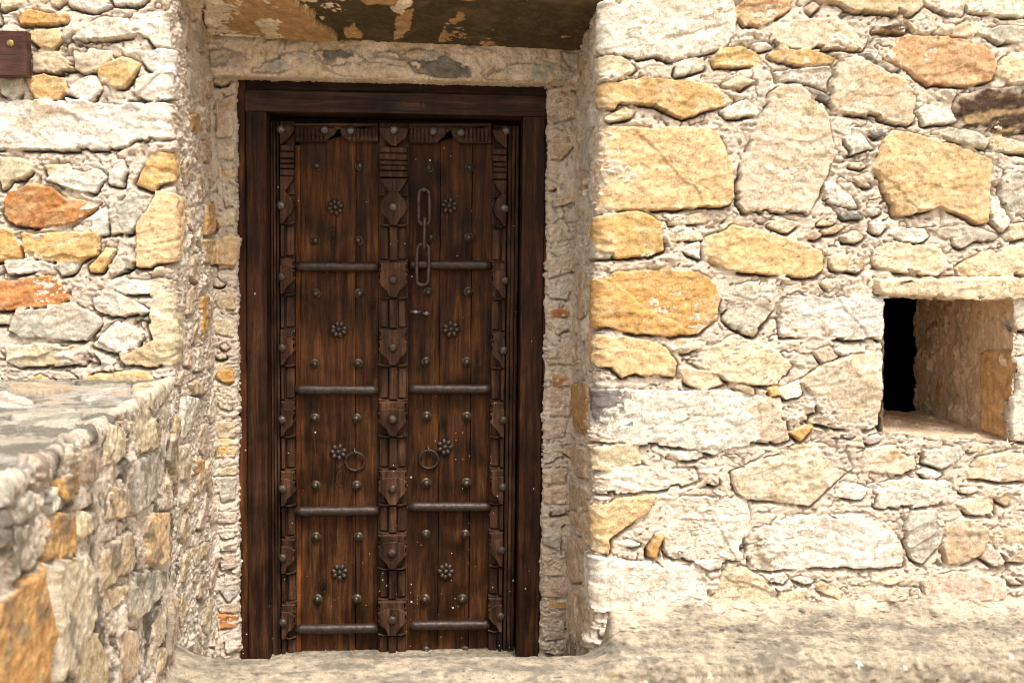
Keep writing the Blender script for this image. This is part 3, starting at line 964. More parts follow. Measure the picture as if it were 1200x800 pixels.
# ---- the rest of the house behind its front
b = bmesh.new()
x0, x1, y0, y1, z0, z1 = -2.35, 2.75, YF+0.004, 3.2, -0.3, 2.9
vv = [b.verts.new(p) for p in ((x0, y0, z0), (x1, y0, z0), (x1, y1, z0), (x0, y1, z0), (x0, y0, z1), (x1, y0, z1), (x1, y1, z1), (x0, y1, z1))]
for f in ((1, 2, 6, 5), (2, 3, 7, 6), (3, 0, 4, 7), (4, 5, 6, 7), (0, 3, 2, 1)): b.faces.new([vv[i] for i in f])
m_in, t_, bs_ = new_mat('dark_rendered_wall'); bs_.inputs['Base Color'].default_value = (0.10, 0.08, 0.06, 1); bs_.inputs['Roughness'].default_value = 0.95
from_bm('rear_walls', b, m_in, house)

# ------------------------------------------------------------------ low stone platform beside the door
PD = np.array((0.067, -0.9977, 0.0)); PD /= np.linalg.norm(PD)
ev, L, cp = path2([(-2.35, ZP-0.01), (-0.593, ZP), (-0.593, -0.3)], [0, 0.010, 0], 0.003)
S = spaced([(0, 1.05, 0.012), (1.05, cp[1]+0.95, 0.003), (cp[1]+0.95, L, 0.012)])
Zt = spaced([(-0.05, 1.55, 0.0032), (1.55, 2.35, 0.012)])
PN = [ev(s) for s in S]
pl = Sheet(np.array([(p[0], YF, p[1]) for p, n in PN]), np.array([(n[0], 0, n[1]) for p, n in PN]), S, Zt, PD, 41, uneven=0.85, turn=math.pi/2)
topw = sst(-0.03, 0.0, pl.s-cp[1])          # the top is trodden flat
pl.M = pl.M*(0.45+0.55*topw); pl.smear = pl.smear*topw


def f_pface(px, py):
    p = hit(px, py, (-0.593+0.015, YF, 0), (-PD[1], PD[0], 0)); return cp[1]+(ZP-p[2]), (p-np.array((-0.593, YF, 0))) @ PD


def f_ptop(px, py):
    p = hit(px, py, (0, 0, ZP+0.01), (0, 0, 1)); t = (p[1]-YF)/PD[1]
    return cp[1]-(-0.593+PD[0]*t-p[0]), t


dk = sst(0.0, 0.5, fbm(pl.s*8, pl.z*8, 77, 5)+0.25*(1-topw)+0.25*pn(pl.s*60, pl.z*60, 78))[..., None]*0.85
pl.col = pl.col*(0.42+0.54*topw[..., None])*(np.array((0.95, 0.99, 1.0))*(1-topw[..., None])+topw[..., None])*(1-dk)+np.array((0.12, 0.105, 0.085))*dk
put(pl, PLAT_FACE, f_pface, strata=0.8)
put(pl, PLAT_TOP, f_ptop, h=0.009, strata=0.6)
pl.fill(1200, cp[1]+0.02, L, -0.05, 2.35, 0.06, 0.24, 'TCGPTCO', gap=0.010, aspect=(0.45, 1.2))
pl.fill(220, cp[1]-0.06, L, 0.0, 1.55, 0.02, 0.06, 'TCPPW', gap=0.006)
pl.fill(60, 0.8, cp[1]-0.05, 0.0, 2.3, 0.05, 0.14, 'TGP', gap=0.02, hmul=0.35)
# lichen and soot on stones as well as mortar
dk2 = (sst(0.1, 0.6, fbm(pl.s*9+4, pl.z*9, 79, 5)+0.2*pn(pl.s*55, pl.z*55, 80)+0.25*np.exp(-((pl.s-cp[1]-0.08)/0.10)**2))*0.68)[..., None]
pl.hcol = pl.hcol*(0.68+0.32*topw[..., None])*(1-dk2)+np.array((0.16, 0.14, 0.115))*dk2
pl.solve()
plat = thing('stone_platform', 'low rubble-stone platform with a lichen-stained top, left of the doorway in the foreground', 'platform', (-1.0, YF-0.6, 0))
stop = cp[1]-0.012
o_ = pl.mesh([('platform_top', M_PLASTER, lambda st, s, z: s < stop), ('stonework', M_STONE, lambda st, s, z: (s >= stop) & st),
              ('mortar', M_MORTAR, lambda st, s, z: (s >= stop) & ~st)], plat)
b = bmesh.new()          # the near end of the platform
e0 = np.array((-0.593, YF, 0))+PD*2.35
vv = [b.verts.new(p) for p in ((e0[0], e0[1], -0.3), (e0[0], e0[1], ZP), (-2.3, e0[1], ZP-0.01), (-2.3, e0[1], -0.3), (-2.3, YF, ZP-0.01), (-2.3, YF, -0.3))]
b.faces.new(vv[:4]); b.faces.new([vv[3], vv[2], vv[4], vv[5]])
o2 = from_bm('end_wall', b, m_in, plat)

# ------------------------------------------------------------------ doorstep and plinth, one weathered plaster
def prof(back, front, nb, nf):
    """two polylines end to end, the first sampled nb times and the second nf times"""
    out = []
    for pts, n in ((back, nb), (front, nf)):
        pts = np.array(pts, float); l = np.r_[0, np.cumsum(np.linalg.norm(np.diff(pts, axis=0), axis=1))]
        t = np.linspace(0, l[-1], n, endpoint=pts is not back and n == nf)
        out.append(np.stack([np.interp(t, l, pts[:, 0]), np.interp(t, l, pts[:, 1])], -1))
    return np.concatenate(out)


nT = 420
T = np.linspace(0, 1, nT)
pR = prof([(-0.47, 0.42), (-0.525, 0.365), (-0.56, 0.325), (-0.60, 0.285), (-0.640, 0.257)],
          [(-0.641, 0.256), (-0.665, 0.242), (-0.685, 0.222), (-0.697, 0.175), (-0.705, 0.05), (-0.72, -0.30)], 220, 200)
pF = prof([(0.16, 0.0), (-0.38, 0.0), (-0.45, 0.08), (-0.49, 0.185), (-0.56, 0.213), (-0.610, 0.212)],
          [(-0.611, 0.212), (-0.655, 0.205), (-0.685, 0.187), (-0.697, 0.150), (-0.705, 0.05), (-0.72, -0.30)], 220, 200)
X = spaced([(-0.66, 1.98, 0.0035), (1.98, 2.75, 0.012)])
wgt = sst(0.56, 0.66, X+0)[:, None]
YY = pF[None, :, 0]*(1-wgt)+pR[None, :, 0]*wgt
ZZ = pF[None, :, 1]*(1-wgt)+pR[None, :, 1]*wgt
xs = np.repeat(X[:, None], nT, 1)
QQ = ZZ+YY
YY = YY+wgt*np.linspace(1, 0, nT)[None, :]**0.5*(0.022*fbm(xs*7, 0*xs+3, 66, 4)+0.010*pn(xs*40, ZZ*40, 67))
ds_ = Sheet(np.zeros((len(X), 3)), np.zeros((len(X), 3)), X, T, (0, 0, 1), 51, uneven=1)
tt = T[None, :]*0.75+0*xs
lump = fbm(xs*9, tt*12, 52, 4)
ds_.h = (0.0045*lump+0.0026*fbm(xs*50, tt*50, 53, 4)-0.004*sst(0.5, 0.75, pn(xs*45, tt*45, 63))+0.0015*pn(xs*2.2, QQ*26+1.2*lump, 54))
ds_.h *= np.where(xs < 0.6, 0.6, 1.0)
fil = 0.055*np.exp(-np.clip(xs+0.585, 0, 1)/0.05)*sst(0.2, 0.0, YY)        # plaster dragged up against the platform
ZZ = ZZ+fil
c0 = np.array((0.33, 0.28, 0.21)); c1 = np.array((0.25, 0.213, 0.16)); c2 = np.array((0.43, 0.35, 0.255)); c3 = np.array((0.11, 0.098, 0.08))
m1 = sst(-0.4, 0.6, fbm(xs*6, QQ*13, 55, 5))[..., None]; m2 = sst(0.1, 0.7, fbm(xs*12, QQ*14, 56, 4))[..., None]
m3 = (sst(-0.05, 0.6, fbm(xs*5.0, QQ*15, 57, 5)+0.5*fbm(xs*22, QQ*36, 64, 3)))[..., None]*0.6
col = c0*(1-m1)+c1*m1; col = col*(1+0.30*fbm(xs*40, QQ*60, 61, 4)+0.16*pn(xs*120, QQ*150, 62)-0.5*sst(0.45, 0.75, pn(xs*60, QQ*80, 65)))[..., None]; col = col*(1-0.6*m2)+c2*0.6*m2; col = col*(1-m3)+c3*m3
sp = pn(xs*55, tt*55, 58); col = np.where((sp > 0.92)[..., None], np.array((0.5, 0.45, 0.37)), col)
for px, py, r in ((747, 764, .009), (826, 782, .013), (996, 768, .012), (1175, 762, .009), (750, 788, .012), (1050, 772, .007)):
    q = on_y(px, py, -0.62); dd = np.hypot(xs-q[0], (ZZ-q[2])*0.7)+0.007*pn(xs*70, ZZ*70, 60)+0.003
    col = np.where((dd < r*0.75)[..., None], np.array((0.56, 0.52, 0.45)), col)
mt = (wgt*sst(0.29, 0.40, ZZ+0.05*fbm(xs*8, ZZ*14, 68, 4)))[..., None]*0.85
col = col*(1-mt)+MORT2*(1+0.2*fbm(xs*40, ZZ*40, 69, 3))[..., None]*0.95*mt
ds_.c = col; ds_.isst = np.zeros(xs.shape, bool)
V0 = np.stack([xs, YY, ZZ], -1)
dX = np.gradient(V0, axis=0); dT = np.gradient(V0, axis=1); Nn = np.cross(dT, dX); Nn /= np.linalg.norm(Nn, axis=-1, keepdims=True)+1e-9
Nn = np.where((Nn[..., 2:3]+(-Nn[..., 1:2])*0.5) < 0, -Nn, Nn)
V1 = V0+Nn*ds_.h[..., None]
idx = np.arange(xs.size).reshape(xs.shape)
qd = np.stack([idx[:-1, :-1], idx[:-1, 1:], idx[1:, 1:], idx[1:, :-1]], -1).reshape(-1, 4)
step = grid_mesh('doorstep', V1.reshape(-1, 3), col.reshape(-1, 3), qd, M_PLASTER, None)
tag(step, 'worn beige plaster doorstep running on as a sloping plinth under the right-hand wall', 'doorstep')

# ---- the ground in front
b = bmesh.new()
for p in ((-200, -200), (200, -200), (200, 200), (-200, 200)): b.verts.new((p[0], p[1], -0.28))
b.verts.ensure_lookup_table(); b.faces.new(b.verts)
m_g, t_, bs_ = new_mat('dry_earth')
n_ = nd(t_, 'ShaderNodeTexNoise', i_Scale=3.0, i_Detail=8.0); g_ = nd(t_, 'ShaderNodeNewGeometry'); t_.links.new(g_.outputs['Position'], n_.inputs['Vector'])
r_ = ramp(t_, [(0.3, (0.30, 0.22, 0.14)), (0.7, (0.42, 0.33, 0.22))]); t_.links.new(n_.outputs['Fac'], r_.inputs[0]); t_.links.new(r_.outputs[0], bs_.inputs['Base Color'])
bs_.inputs['Roughness'].default_value = 0.95
tag(from_bm('ground', b, m_g), 'bare dry earth in front of the house', 'ground', kind='structure')

# ------------------------------------------------------------------ the door
YA, YB, YC = 0.092, 0.062, 0.112       # stile face, carved relief, plank face


def XZ(px, py, Y=YA):
    p = on_y(px, py, Y); return float(p[0]), float(p[2])


def member(bm, x0, x1, y0, y1, z0, z1, axis='z', bev=0.003, wob=0.0012, seed=0, n=None):
    """a beam with softened edges and a slightly uneven hand-planed surface"""
    if axis == 'z': a0, a1, u0, u1 = z0, z1, x0, x1
    else: a0, a1, u0, u1 = x0, x1, z0, z1
    n = n or max(3, int(abs(a1-a0)/0.03))
    sec = [(u0, y1), (u0, y0+bev), (u0+bev*0.3, y0+bev*0.3), (u0+bev, y0), ((u0*2+u1)/3, y0), ((u0+2*u1)/3, y0), (u1-bev, y0), (u1-bev*0.3, y0+bev*0.3), (u1, y0+bev), (u1, y1)]
    rings = []
    for i in range(n+1):
        a = a0+(a1-a0)*i/n
        ring = []
        for k, (u, y) in enumerate(sec):
            du = float(pn(np.array(a*9+k//5*7.7), np.array(seed*3.1+0.5), seed))*wob
            dy = float(pn(np.array(a*11+k*0.37), np.array(seed*1.7+3.5), seed+5))*wob*0.8
            p = (u+du, y+(dy if y < y1-1e-6 else 0), a) if axis == 'z' else (a, y+(dy if y < y1-1e-6 else 0), u+du)
            ring.append(bm.verts.new(p))
        rings.append(ring)
    for r0, r1 in zip(rings, rings[1:]):
        for k in range(len(sec)-1): bm.faces.new((r0[k], r0[k+1], r1[k+1], r1[k]))
        bm.faces.new((r0[-1], r0[0], r1[0], r1[-1]))
    bm.faces.new(rings[0]); bm.faces.new(rings[-1])
    return [v for r in rings for v in r]


def offset_poly(poly, d):
    n = len(poly); A = sum(poly[i][0]*poly[(i+1) % n][1]-poly[(i+1) % n][0]*poly[i][1] for i in range(n))
    sg = 1 if A > 0 else -1
    out = []
    for i in range(n):
        p0, p1, p2 = (np.array(poly[(i+k-1) % n], float) for k in range(3))
        e1, e2 = p1-p0, p2-p1
        e1 /= np.linalg.norm(e1)+1e-9; e2 /= np.linalg.norm(e2)+1e-9
        n1, n2 = np.array((-e1[1], e1[0]))*sg, np.array((-e2[1], e2[0]))*sg
        m = n1+n2; m /= max(0.5, (m @ m)/2)
        out.append(tuple(p1+m*d))
    return out


def prism(bm, poly, yb, yf, bev=0.0025):
    inner = offset_poly(poly, bev)
    L0 = [bm.verts.new((x, yb, z)) for x, z in poly]
    L1 = [bm.verts.new((x, yf+bev, z)) for x, z in poly]
    L2 = [bm.verts.new((x, yf, z)) for x, z in inner]
    n = len(poly)
    for a, b in ((L0, L1), (L1, L2)):
        for i in range(n): bm.faces.new((a[i], a[(i+1) % n], b[(i+1) % n], b[i]))
    f = bm.faces.new(L2)
    bmesh.ops.triangulate(bm, faces=[f])
    return L0+L1+L2


def lathe(bm, prof_, x=0, z=0, seg=16, yo=0):
    rings = []
    for r, y in prof_:
        if r < 1e-6: rings.append([bm.verts.new((x, y+yo, z))])
        else: rings.append([bm.verts.new((x+r*math.cos(2*math.pi*k/seg), y+yo, z+r*math.sin(2*math.pi*k/seg))) for k in range(seg)])
    for a, b in zip(rings, rings[1:]):
        for k in range(seg):
            k2 = (k+1) % seg
            q = [a[k % len(a)], a[k2 % len(a)], b[k2 % len(b)], b[k % len(b)]]
            q = [v for i, v in enumerate(q) if v not in q[:i]]
            if len(q) > 2: bm.faces.new(q)


def tube(bm, pts, r, closed=False, seg=10):
    pts = [Vector(p) for p in pts]; n = len(pts); rings = []
    up = None
    for i, p in enumerate(pts):
        a = pts[(i-1) % n] if (closed or i > 0) else p
        b = pts[(i+1) % n] if (closed or i < n-1) else p
        t = (b-a).normalized()
        if up is None:
            up = t.orthogonal().normalized()
        else:
            up = (up-t*up.dot(t)).normalized()
        w_ = t.cross(up)
        rr = r[i] if isinstance(r, (list, tuple)) else r
        rings.append([bm.verts.new(p+up*(rr*math.cos(2*math.pi*k/seg))+w_*(rr*math.sin(2*math.pi*k/seg))) for k in range(seg)])
    m = n if closed else n-1
    for i in range(m):
        a, b = rings[i], rings[(i+1) % n]
        off = 0
        if closed and i == n-1:
            off = min(range(seg), key=lambda o: (a[0].co-b[o].co).length)
        for k in range(seg): bm.faces.new((a[k], a[(k+1) % seg], b[(k+1+off) % seg], b[(k+off) % seg]))
    if not closed:
        bm.faces.new(rings[0]); bm.faces.new(rings[-1])


def wood(name, bm, mat, parent, tints=None, smooth=False):
    bmesh.ops.recalc_face_normals(bm, faces=bm.faces)
    me = bpy.data.meshes.new(name); bm.to_mesh(me); bm.free()
    at = me.color_attributes.new('Tint', 'FLOAT_COLOR', 'POINT')
    n = len(me.vertices)
    c = np.ones((n, 4), np.float32)
    if tints is not None:
        for (i0, i1, t) in tints: c[i0:i1, :3] = t
    at.data.foreach_set('color', c.ravel())
    return link_mesh(name, me, mat, parent, smooth)


def place(name, me, mat, parent, loc, rot=(0, 0, 0), scale=1.0):
    o = bpy.data.objects.new(name, me); C.objects.link(o)
    if mat and not me.materials: me.materials.append(mat)
    o.location = loc; o.rotation_euler = rot; o.scale = (scale,)*3 if not isinstance(scale, tuple) else scale
    adopt(o, parent)
    return o


def mesh_of(name, bm, smooth=True):
    bmesh.ops.recalc_face_normals(bm, faces=bm.faces)
    me = bpy.data.meshes.new(name); bm.to_mesh(me); bm.free()
    if smooth: me.polygons.foreach_set('use_smooth', [True]*len(me.polygons))
    return me


# ---- frame
frame = thing('door_frame', 'heavy dark brown wooden door frame set into the stone doorway', 'door frame', (0, 0, -0.02))
ZB = -0.06
xa, xb = -0.506, 0.506
XI0, XI1 = XZ(288.5, 300, 0)[0], XZ(637, 300, 0)[0]
XJ0, XJ1 = XZ(312.5, 300, 0)[0], XZ(611, 300, 0)[0]
zt0, zt1, zt2 = XZ(460, 94, 0)[1], XZ(460, 108.5, 0)[1], XZ(460, 133.5, 0)[1]
for x0, x1 in ((xa, XI0-0.0015), (XI1+0.0015, xb)):
    b = bmesh.new(); member(b, x0, x1, 0.010, 0.13, ZB, zt0, 'z', 0.006, seed=int(x0*100)+60)
    wood('architrave', b, M_FRAME, frame, [(0, 99999, np.array((1.9, 1.7, 1.5)))])
b = bmesh.new(); member(b, XI0-0.001, XI1+0.001, 0.022, 0.13, zt1+0.0015, zt0-0.002, 'x', 0.006, seed=66)
wood('architrave', b, M_HEAD, frame, [(0, 99999, 0.8)])
for x0, x1 in ((XI0, XJ0), (XJ1, XI1)):
    b = bmesh.new(); member(b, x0, x1, 0.0, 0.14, ZB, zt2-0.0015, 'z', 0.004, seed=int(x0*100)+80)
    wood('jamb', b, M_FRAME, frame)
b = bmesh.new(); member(b, XI0, XI1, -0.002, 0.14, zt2, zt1, 'x', 0.004, seed=91)
wood('head_rail', b, M_HEAD, frame)
b = bmesh.new()
x, z = XZ(496, 121, 0)
lathe(b, [(0.0, -0.012), (0.004, -0.011), (0.005, -0.006), (0.004, 0.002)], x, z, 10)
prism(b, [(x-0.006, z-0.014), (x+0.006, z-0.014), (x+0.005, z-0.003), (x-0.005, z-0.003)], 0.0, -0.006, 0.001)
from_bm('nail', b, M_IRON, frame, True)
b = bmesh.new()      # rebate behind the leaves
member(b, XJ0-0.002, XJ0+0.03, 0.137, 0.17, ZB, zt2, 'z', 0.002, seed=97); member(b, XJ1-0.03, XJ1+0.002, 0.137, 0.17, ZB, zt2, 'z', 0.002, seed=98)
member(b, XJ0+0.03, XJ1-0.03, 0.15, 0.18, zt2-0.035, zt2, 'x', 0.002, seed=99)
wood('door_stop', b, M_FRAME, frame, [(0, 99999, 0.6)])

# ---- the two leaves
Xc = XZ(461, 400)[0]
PXM = XZ(471, 400)[0]-XZ(461, 400)[0]
PXM /= 10                                   # metres in one picture pixel on the door
ZT = XZ(460, 144)[1]
leafL = thing('door_leaf', 'carved wooden door leaf on the left, with the broad studded centre post along its edge', 'door', (XZ(318, 400)[0], YA, -0.05), 'leaves of the double door')
leafR = thing('door_leaf', 'carved wooden door leaf on the right, with the long iron chain and small steel bolt', 'door', (XZ(606, 400)[0], YA, -0.05), 'leaves of the double door')


def clip_half(poly, xlim, keep_right):
    out = []
    n = len(poly)
    ins = (lambda p: p[0] >= xlim) if keep_right else (lambda p: p[0] <= xlim)
    for i in range(n):
        a, c = poly[i], poly[(i+1) % n]
        if ins(a): out.append(a)
        if ins(a) != ins(c):
            t = (xlim-a[0])/(c[0]-a[0]); out.append((xlim, a[1]+t*(c[1]-a[1])))
    return out


def carve_unit(bm, xc, zc, W, side, R, first=False):
    """one carved boss: cuffs, lobed shield, thin bands; side 0 whole, +1 right half, -1 left half"""
    def put_(poly, yf, bev=0.0022):
        P = [(xc+px_*PXM*W+0, zc-py_*PXM) for px_, py_ in poly]
        P = [(x+R.normal(0, 0.0005), z+R.normal(0, 0.0005)) for x, z in P]
        if side: P = clip_half(P, xc+side*0.001, side > 0)
        if len(P) > 2: prism(bm, P, YA+0.013, yf, bev)
    y2 = YB+R.normal(0, 0.0012)
    if first:
        put_([(-17, -33), (17, -33), (15, -29), (6, -17), (-6, -17), (-15, -29)], y2)
        put_([(-5, -18), (5, -18), (9, -13), (13, -9), (17, 0), (13, 9), (7, 14), (4, 21), (-4, 21), (-7, 14), (-13, 9), (-17, 0), (-13, -9), (-9, -13)], y2-0.002)
        put_([(-17, -15.5), (-8, -14.5), (-8, -12.5), (-17, -13.5)], YA-0.010, 0.0012); put_([(8, -14.5), (17, -15.5), (17, -13.5), (8, -12.5)], YA-0.010, 0.0012)
    else:
        put_([(-17, -21), (17, -21), (15.5, -16), (17, -10.5), (10, -8), (-10, -8), (-17, -10.5), (-15.5, -16)], y2+0.004, 0.004)
        put_([(-17, -7.5), (-12.5, -11), (-6, -13), (6, -13), (12.5, -11), (17, -7.5), (15.5, -3), (17, 2), (13, 8), (8, 12), (4, 20), (-4, 20), (-8, 12), (-13, 8), (-17, 2), (-15.5, -3)], y2-0.002)
        for sx in (-1, 1):
            put_([(sx*17, -24), (sx*10, -22.2), (sx*4.5, -22.6), (sx*4.5, -20.6), (sx*10, -20.2), (sx*17, -22)], YA-0.016, 0.0012)
    for sx in (-1, 1):
        put_([(sx*17, 18.2), (sx*10, 20.2), (sx*4.5, 19.8), (sx*4.5, 21.8), (sx*10, 22.2), (sx*17, 20.2)], YA-0.016, 0.0012)


def carve_top(bm, xc, W, side, R):
    def put_(poly, yf, bev=0.002):
        P = [(xc+a*PXM*W, XZ(461, yy)[1]) for a, yy in poly]
        if side: P = clip_half(P, xc+side*0.001, side > 0)
        prism(bm, P, YA+0.013, yf, bev)
    put_([(-17, 151), (17, 151), (16, 157), (13, 163), (7, 168), (3, 172), (-3, 172), (-7, 168), (-13, 163), (-16, 157)], YB)
    for y0, y1, yf in ((173, 180, YB+0.006), (181, 188, YB+0.001), (189, 194, YB+0.007), (195, 200, YB+0.003), (201, 208.5, YB+0.006)):
        put_([(-16.5, y0), (16.5, y0), (16.5, y1), (-16.5, y1)], yf+R.normal(0, 0.001), 0.003)


def shaft(bm, xc, z0, z1, W, side):
    w2 = 4.2*PXM
    x0, x1 = xc-w2, xc+w2
    if side > 0: x0 = xc+0.001
    if side < 0: x1 = xc-0.001
    member(bm, x0, x1, YA-0.012, YA+0.013, z0, z1, 'z', 0.002, 0.0008, seed=int(z0*100) % 50, n=3)
    for sx in (-1, 1):                      # rounded side columns
        if side and sx != side: continue
        c0 = xc+sx*5.6*PXM; c1 = xc+sx*16.0*PXM
        member(bm, min(c0, c1), max(c0, c1), YA-0.001, YA+0.013, z0+0.004, z1-0.004, 'z', 0.0075, 0.0008, seed=int(z1*100) % 50, n=3)


b = bmesh.new(); lathe(b, [(0.0, -0.0075), (0.005, -0.007), (0.0095, -0.005), (0.0122, -0.002), (0.0125, 0.003)], seg=14)
for v in b.verts: v.co.x += 0.0006*math.sin(v.co.z*900); v.co.y += 0.0008*math.sin(v.co.x*700+1)
ME_NAIL = mesh_of('flat_nail', b)
ME_NAIL.materials.append(M_NAIL)
ME_NAIL2 = ME_NAIL.copy(); ME_NAIL2.materials.clear(); ME_NAIL2.materials.append(M_IRON)
b = bmesh.new(); lathe(b, [(0.0, -0.0175), (0.0045, -0.0165), (0.0085, -0.013), (0.0105, -0.0085), (0.0108, -0.005), (0.0125, -0.0045), (0.0152, -0.003), (0.0158, 0.003)], seg=20)
ME_STUD = mesh_of('stud', b); ME_STUD.materials.append(M_STUD)


def rosette_mesh(n, R):
    b = bmesh.new()
    for k in range(n):
        a = 2*math.pi*k/n+R.normal(0, 0.06)
        m = Matrix.Translation((0.0185*math.cos(a), -0.003, 0.0185*math.sin(a))) @ Matrix.Rotation(-a, 4, 'Y') @ Matrix.Diagonal((0.0098, 0.0085, 0.0080, 1))
        bmesh.ops.create_uvsphere(b, u_segments=12, v_segments=8, radius=1, matrix=m)
    bmesh.ops.create_uvsphere(b, u_segments=12, v_segments=8, radius=1, matrix=Matrix.Translation((0, -0.005, 0)) @ Matrix.Diagonal((0.0085, 0.0085, 0.0085, 1)))
    lathe(b, [(0.0, -0.004), (0.018, -0.003), (0.020, 0.003)], seg=16)
    me = mesh_of('rosette', b); me.materials.append(M_IRON)
    return me


RR = np.random.default_rng(8)
ROS = [rosette_mesh(8, RR), rosette_mesh(7, RR)]
CN = [243, 328, 407, 490, 570, 645, 722, 798]
LN = [241, 324, 407, 490, 571, 650, 726, 801]
RN = [245, 329, 410, 491, 569, 642, 718, 790]


def carved_post(name, leaf, px_c, side, nails, x0px, x1px):
    xc = XZ(px_c, 400)[0]
    x0, x1 = XZ(x0px, 400)[0], XZ(x1px, 400)[0]
    b = bmesh.new()
    member(b, x0, x1, YA+0.010, 0.135, -0.05, ZT, 'z', 0.003, 0.0006, seed=nails[0] % 37)
    W = 1.0
    carve_top(b, xc, W, side, RR)
    zs = [XZ(px_c, y)[1] for y in nails]
    for i, z in enumerate(zs):
        carve_unit(b, xc, z, W, side, RR, first=(i == 0))
        if i+1 < len(zs): shaft(b, xc, zs[i+1]+23.5*PXM, z-23.0*PXM, W, side)
    o = wood(name, b, M_CARVE, leaf)
    for z in [XZ(px_c, 154)[1]]+zs:
        top = z > XZ(px_c, 260)[1]
        place('nail', ME_NAIL if top else ME_NAIL2, None, o, (xc+RR.normal(0, 0.001)+side*0.006, YB-0.004, z+RR.normal(0, 0.001)), (0, RR.uniform(0, 6), 0), 1.2 if top else 1.2)
    return o, xc, x0, x1


postC, _, pc0, pc1 = carved_post('centre_post', leafL, 461, 0, CN, 443.5, 478.5)
stL, xl_, sl0, sl1 = carved_post('carved_stile', leafL, 329.5, 1, LN, 328.5, 346)
stR, xr_, sr0, sr1 = carved_post('carved_stile', leafR, 591.5, -1, RN, 575.5, 592.5)
# plain beaded outer edges of the leaves
for leaf, xe, xi, sd in ((leafL, XZ(318, 400)[0], sl0-0.001, 5), (leafR, sr1+0.001, XZ(606, 400)[0], 9)):
    b = bmesh.new(); n_ = 3
    for k in range(n_):
        a0 = xe+(xi-xe)*k/n_; a1 = xe+(xi-xe)*(k+1)/n_
        member(b, a0+0.0005, a1-0.0005, YA-0.014+0.005*((k+sd) % 2), 0.135, -0.05, ZT-0.004, 'z', 0.004, 0.0008, seed=sd+k)
    wood('beaded_edge', b, M_CARVE, leaf, [(0, 99999, 0.85)])

# planks
def planks(leaf, cuts, tints, seed):
    b = bmesh.new(); tl = []
    for k, ((a, c), t) in enumerate(zip(cuts, tints)):
        i0 = len(b.verts)
        x0, x1 = XZ(a, 400, YC)[0], XZ(c, 400, YC)[0]
        member(b, x0+0.0007, x1-0.0007, YC+0.002*((k*7+seed) % 3-1), 0.135, -0.05, ZT-0.01, 'z', 0.0025, 0.0012, seed=seed+k)
        tl.append((i0, len(b.verts), t))
    return wood('plank_panel', b, M_PANEL, leaf, tl)


planks(leafL, [(352, 417), (417, 444)], [1.15, 1.0], 21)
planks(leafR, [(478, 515), (515, 552), (552, 576.5)], [0.95, 1.05, 1.0], 31)
b = bmesh.new(); member(b, sl1+0.0005, XZ(352, 400)[0], YA+0.004, 0.135, -0.05, ZT-0.08, 'z', 0.003, seed=44)
wood('batten', b, M_PANEL, leafL, [(0, 99999, np.array((1.9, 1.6, 1.4)))])

# carved top rails with a pointed notch
def top_rail(leaf, xs0, xs1, notch, nails, yb):
    b = bmesh.new()
    zt = XZ(461, 146)[1]
    pts = [(xs0, 146), (xs1, 146), (xs1, yb), (notch+17, yb), (notch+13, yb), (notch+9, yb-3.5), (notch+5, yb-6.5), (notch+2, yb-9), (notch, yb-13),
           (notch-2, yb-9), (notch-5, yb-6.5), (notch-9, yb-3.5), (notch-13, yb), (notch-17, yb)]
    pts += [(xs0, yb)]
    prism(b, [XZ(x, y) for x, y in pts], 0.12, YA-0.004, 0.002)
    prism(b, [XZ(x, y) for x, y in ((xs0, 145), (xs1, 145), (xs1, 148.5), (xs0, 148.5))], YA, YA-0.016, 0.002)
    x = xs0+1.5
    while x < xs1-4:                        # upright reeds
        wd = 4.6+RR.normal(0, 0.3)
        if abs(x+wd/2-notch) > 17:
            prism(b, [XZ(a, y) for a, y in ((x, 150.5), (x+wd-1.1, 150.5), (x+wd-1.1, yb-0.6), (x, yb-0.6))], YA, YA-0.013+RR.normal(0, 0.0012), 0.003)
        x += wd
    for s in (-1, 1):
        P = [(notch+s*3, 150), (notch+s*16, 150), (notch+s*16, yb-0.6), (notch+s*13, yb-0.6), (notch+s*9.5, yb-4), (notch+s*6, yb-7), (notch+s*3.5, yb-10)]
        prism(b, [XZ(a, y) for a, y in P], YA, YA-0.015, 0.002)
    o = wood('carved_top_rail', b, M_RAIL, leaf)
    for px, py in nails:
        x, z = XZ(px, py); place('nail', ME_NAIL, None, o, (x, YA-0.019, z), (0, px, 0), 1.15)
    return o


top_rail(leafL, 346, 443, 396, ((381, 153), (411, 154)), 166.5)
top_rail(leafR, 479, 575.5, 525.6, ((508, 154.5), (540, 156)), 168)

# iron bars across the planks
def bar(leaf, xa_, xb_, y, R):
    b = bmesh.new(); n = 14; pts, rs = [], []; tl = R.normal(0, 0.6)
    for i in range(n+1):
        t = i/n; x, z = XZ(xa_+(xb_-xa_)*t, y, 0.083)
        pts.append((x, 0.090+R.normal(0, 0.0006), z+R.normal(0, 0.0005)+0.003*(t-0.5)*tl))
        rs.append(0.0165*(0.86 if i in (0, n) else 1.0)+R.normal(0, 0.00035))
    tube(b, pts, rs, seg=14)
    from_bm('iron_bar', b, M_BARIRON, leaf, True)


for y0, y1 in ((312.5, 312.5), (457, 457), (599, 599), (737, 737)): bar(leafL, 346, 443, y0, RR)
for y0 in (310.5, 456, 594, 732.5): bar(leafR, 480, 575, y0, RR)


def studs(leaf, rows):
    for y, xs_ in rows:
        for x in xs_:
            X_, Z_ = XZ(x, y, YC-0.008)
            place('stud', ME_STUD, None, leaf, (X_, YC-0.001, Z_), (RR.normal(0, 0.08), RR.uniform(0, 6), RR.normal(0, 0.08)), RR.uniform(1.05, 1.18))


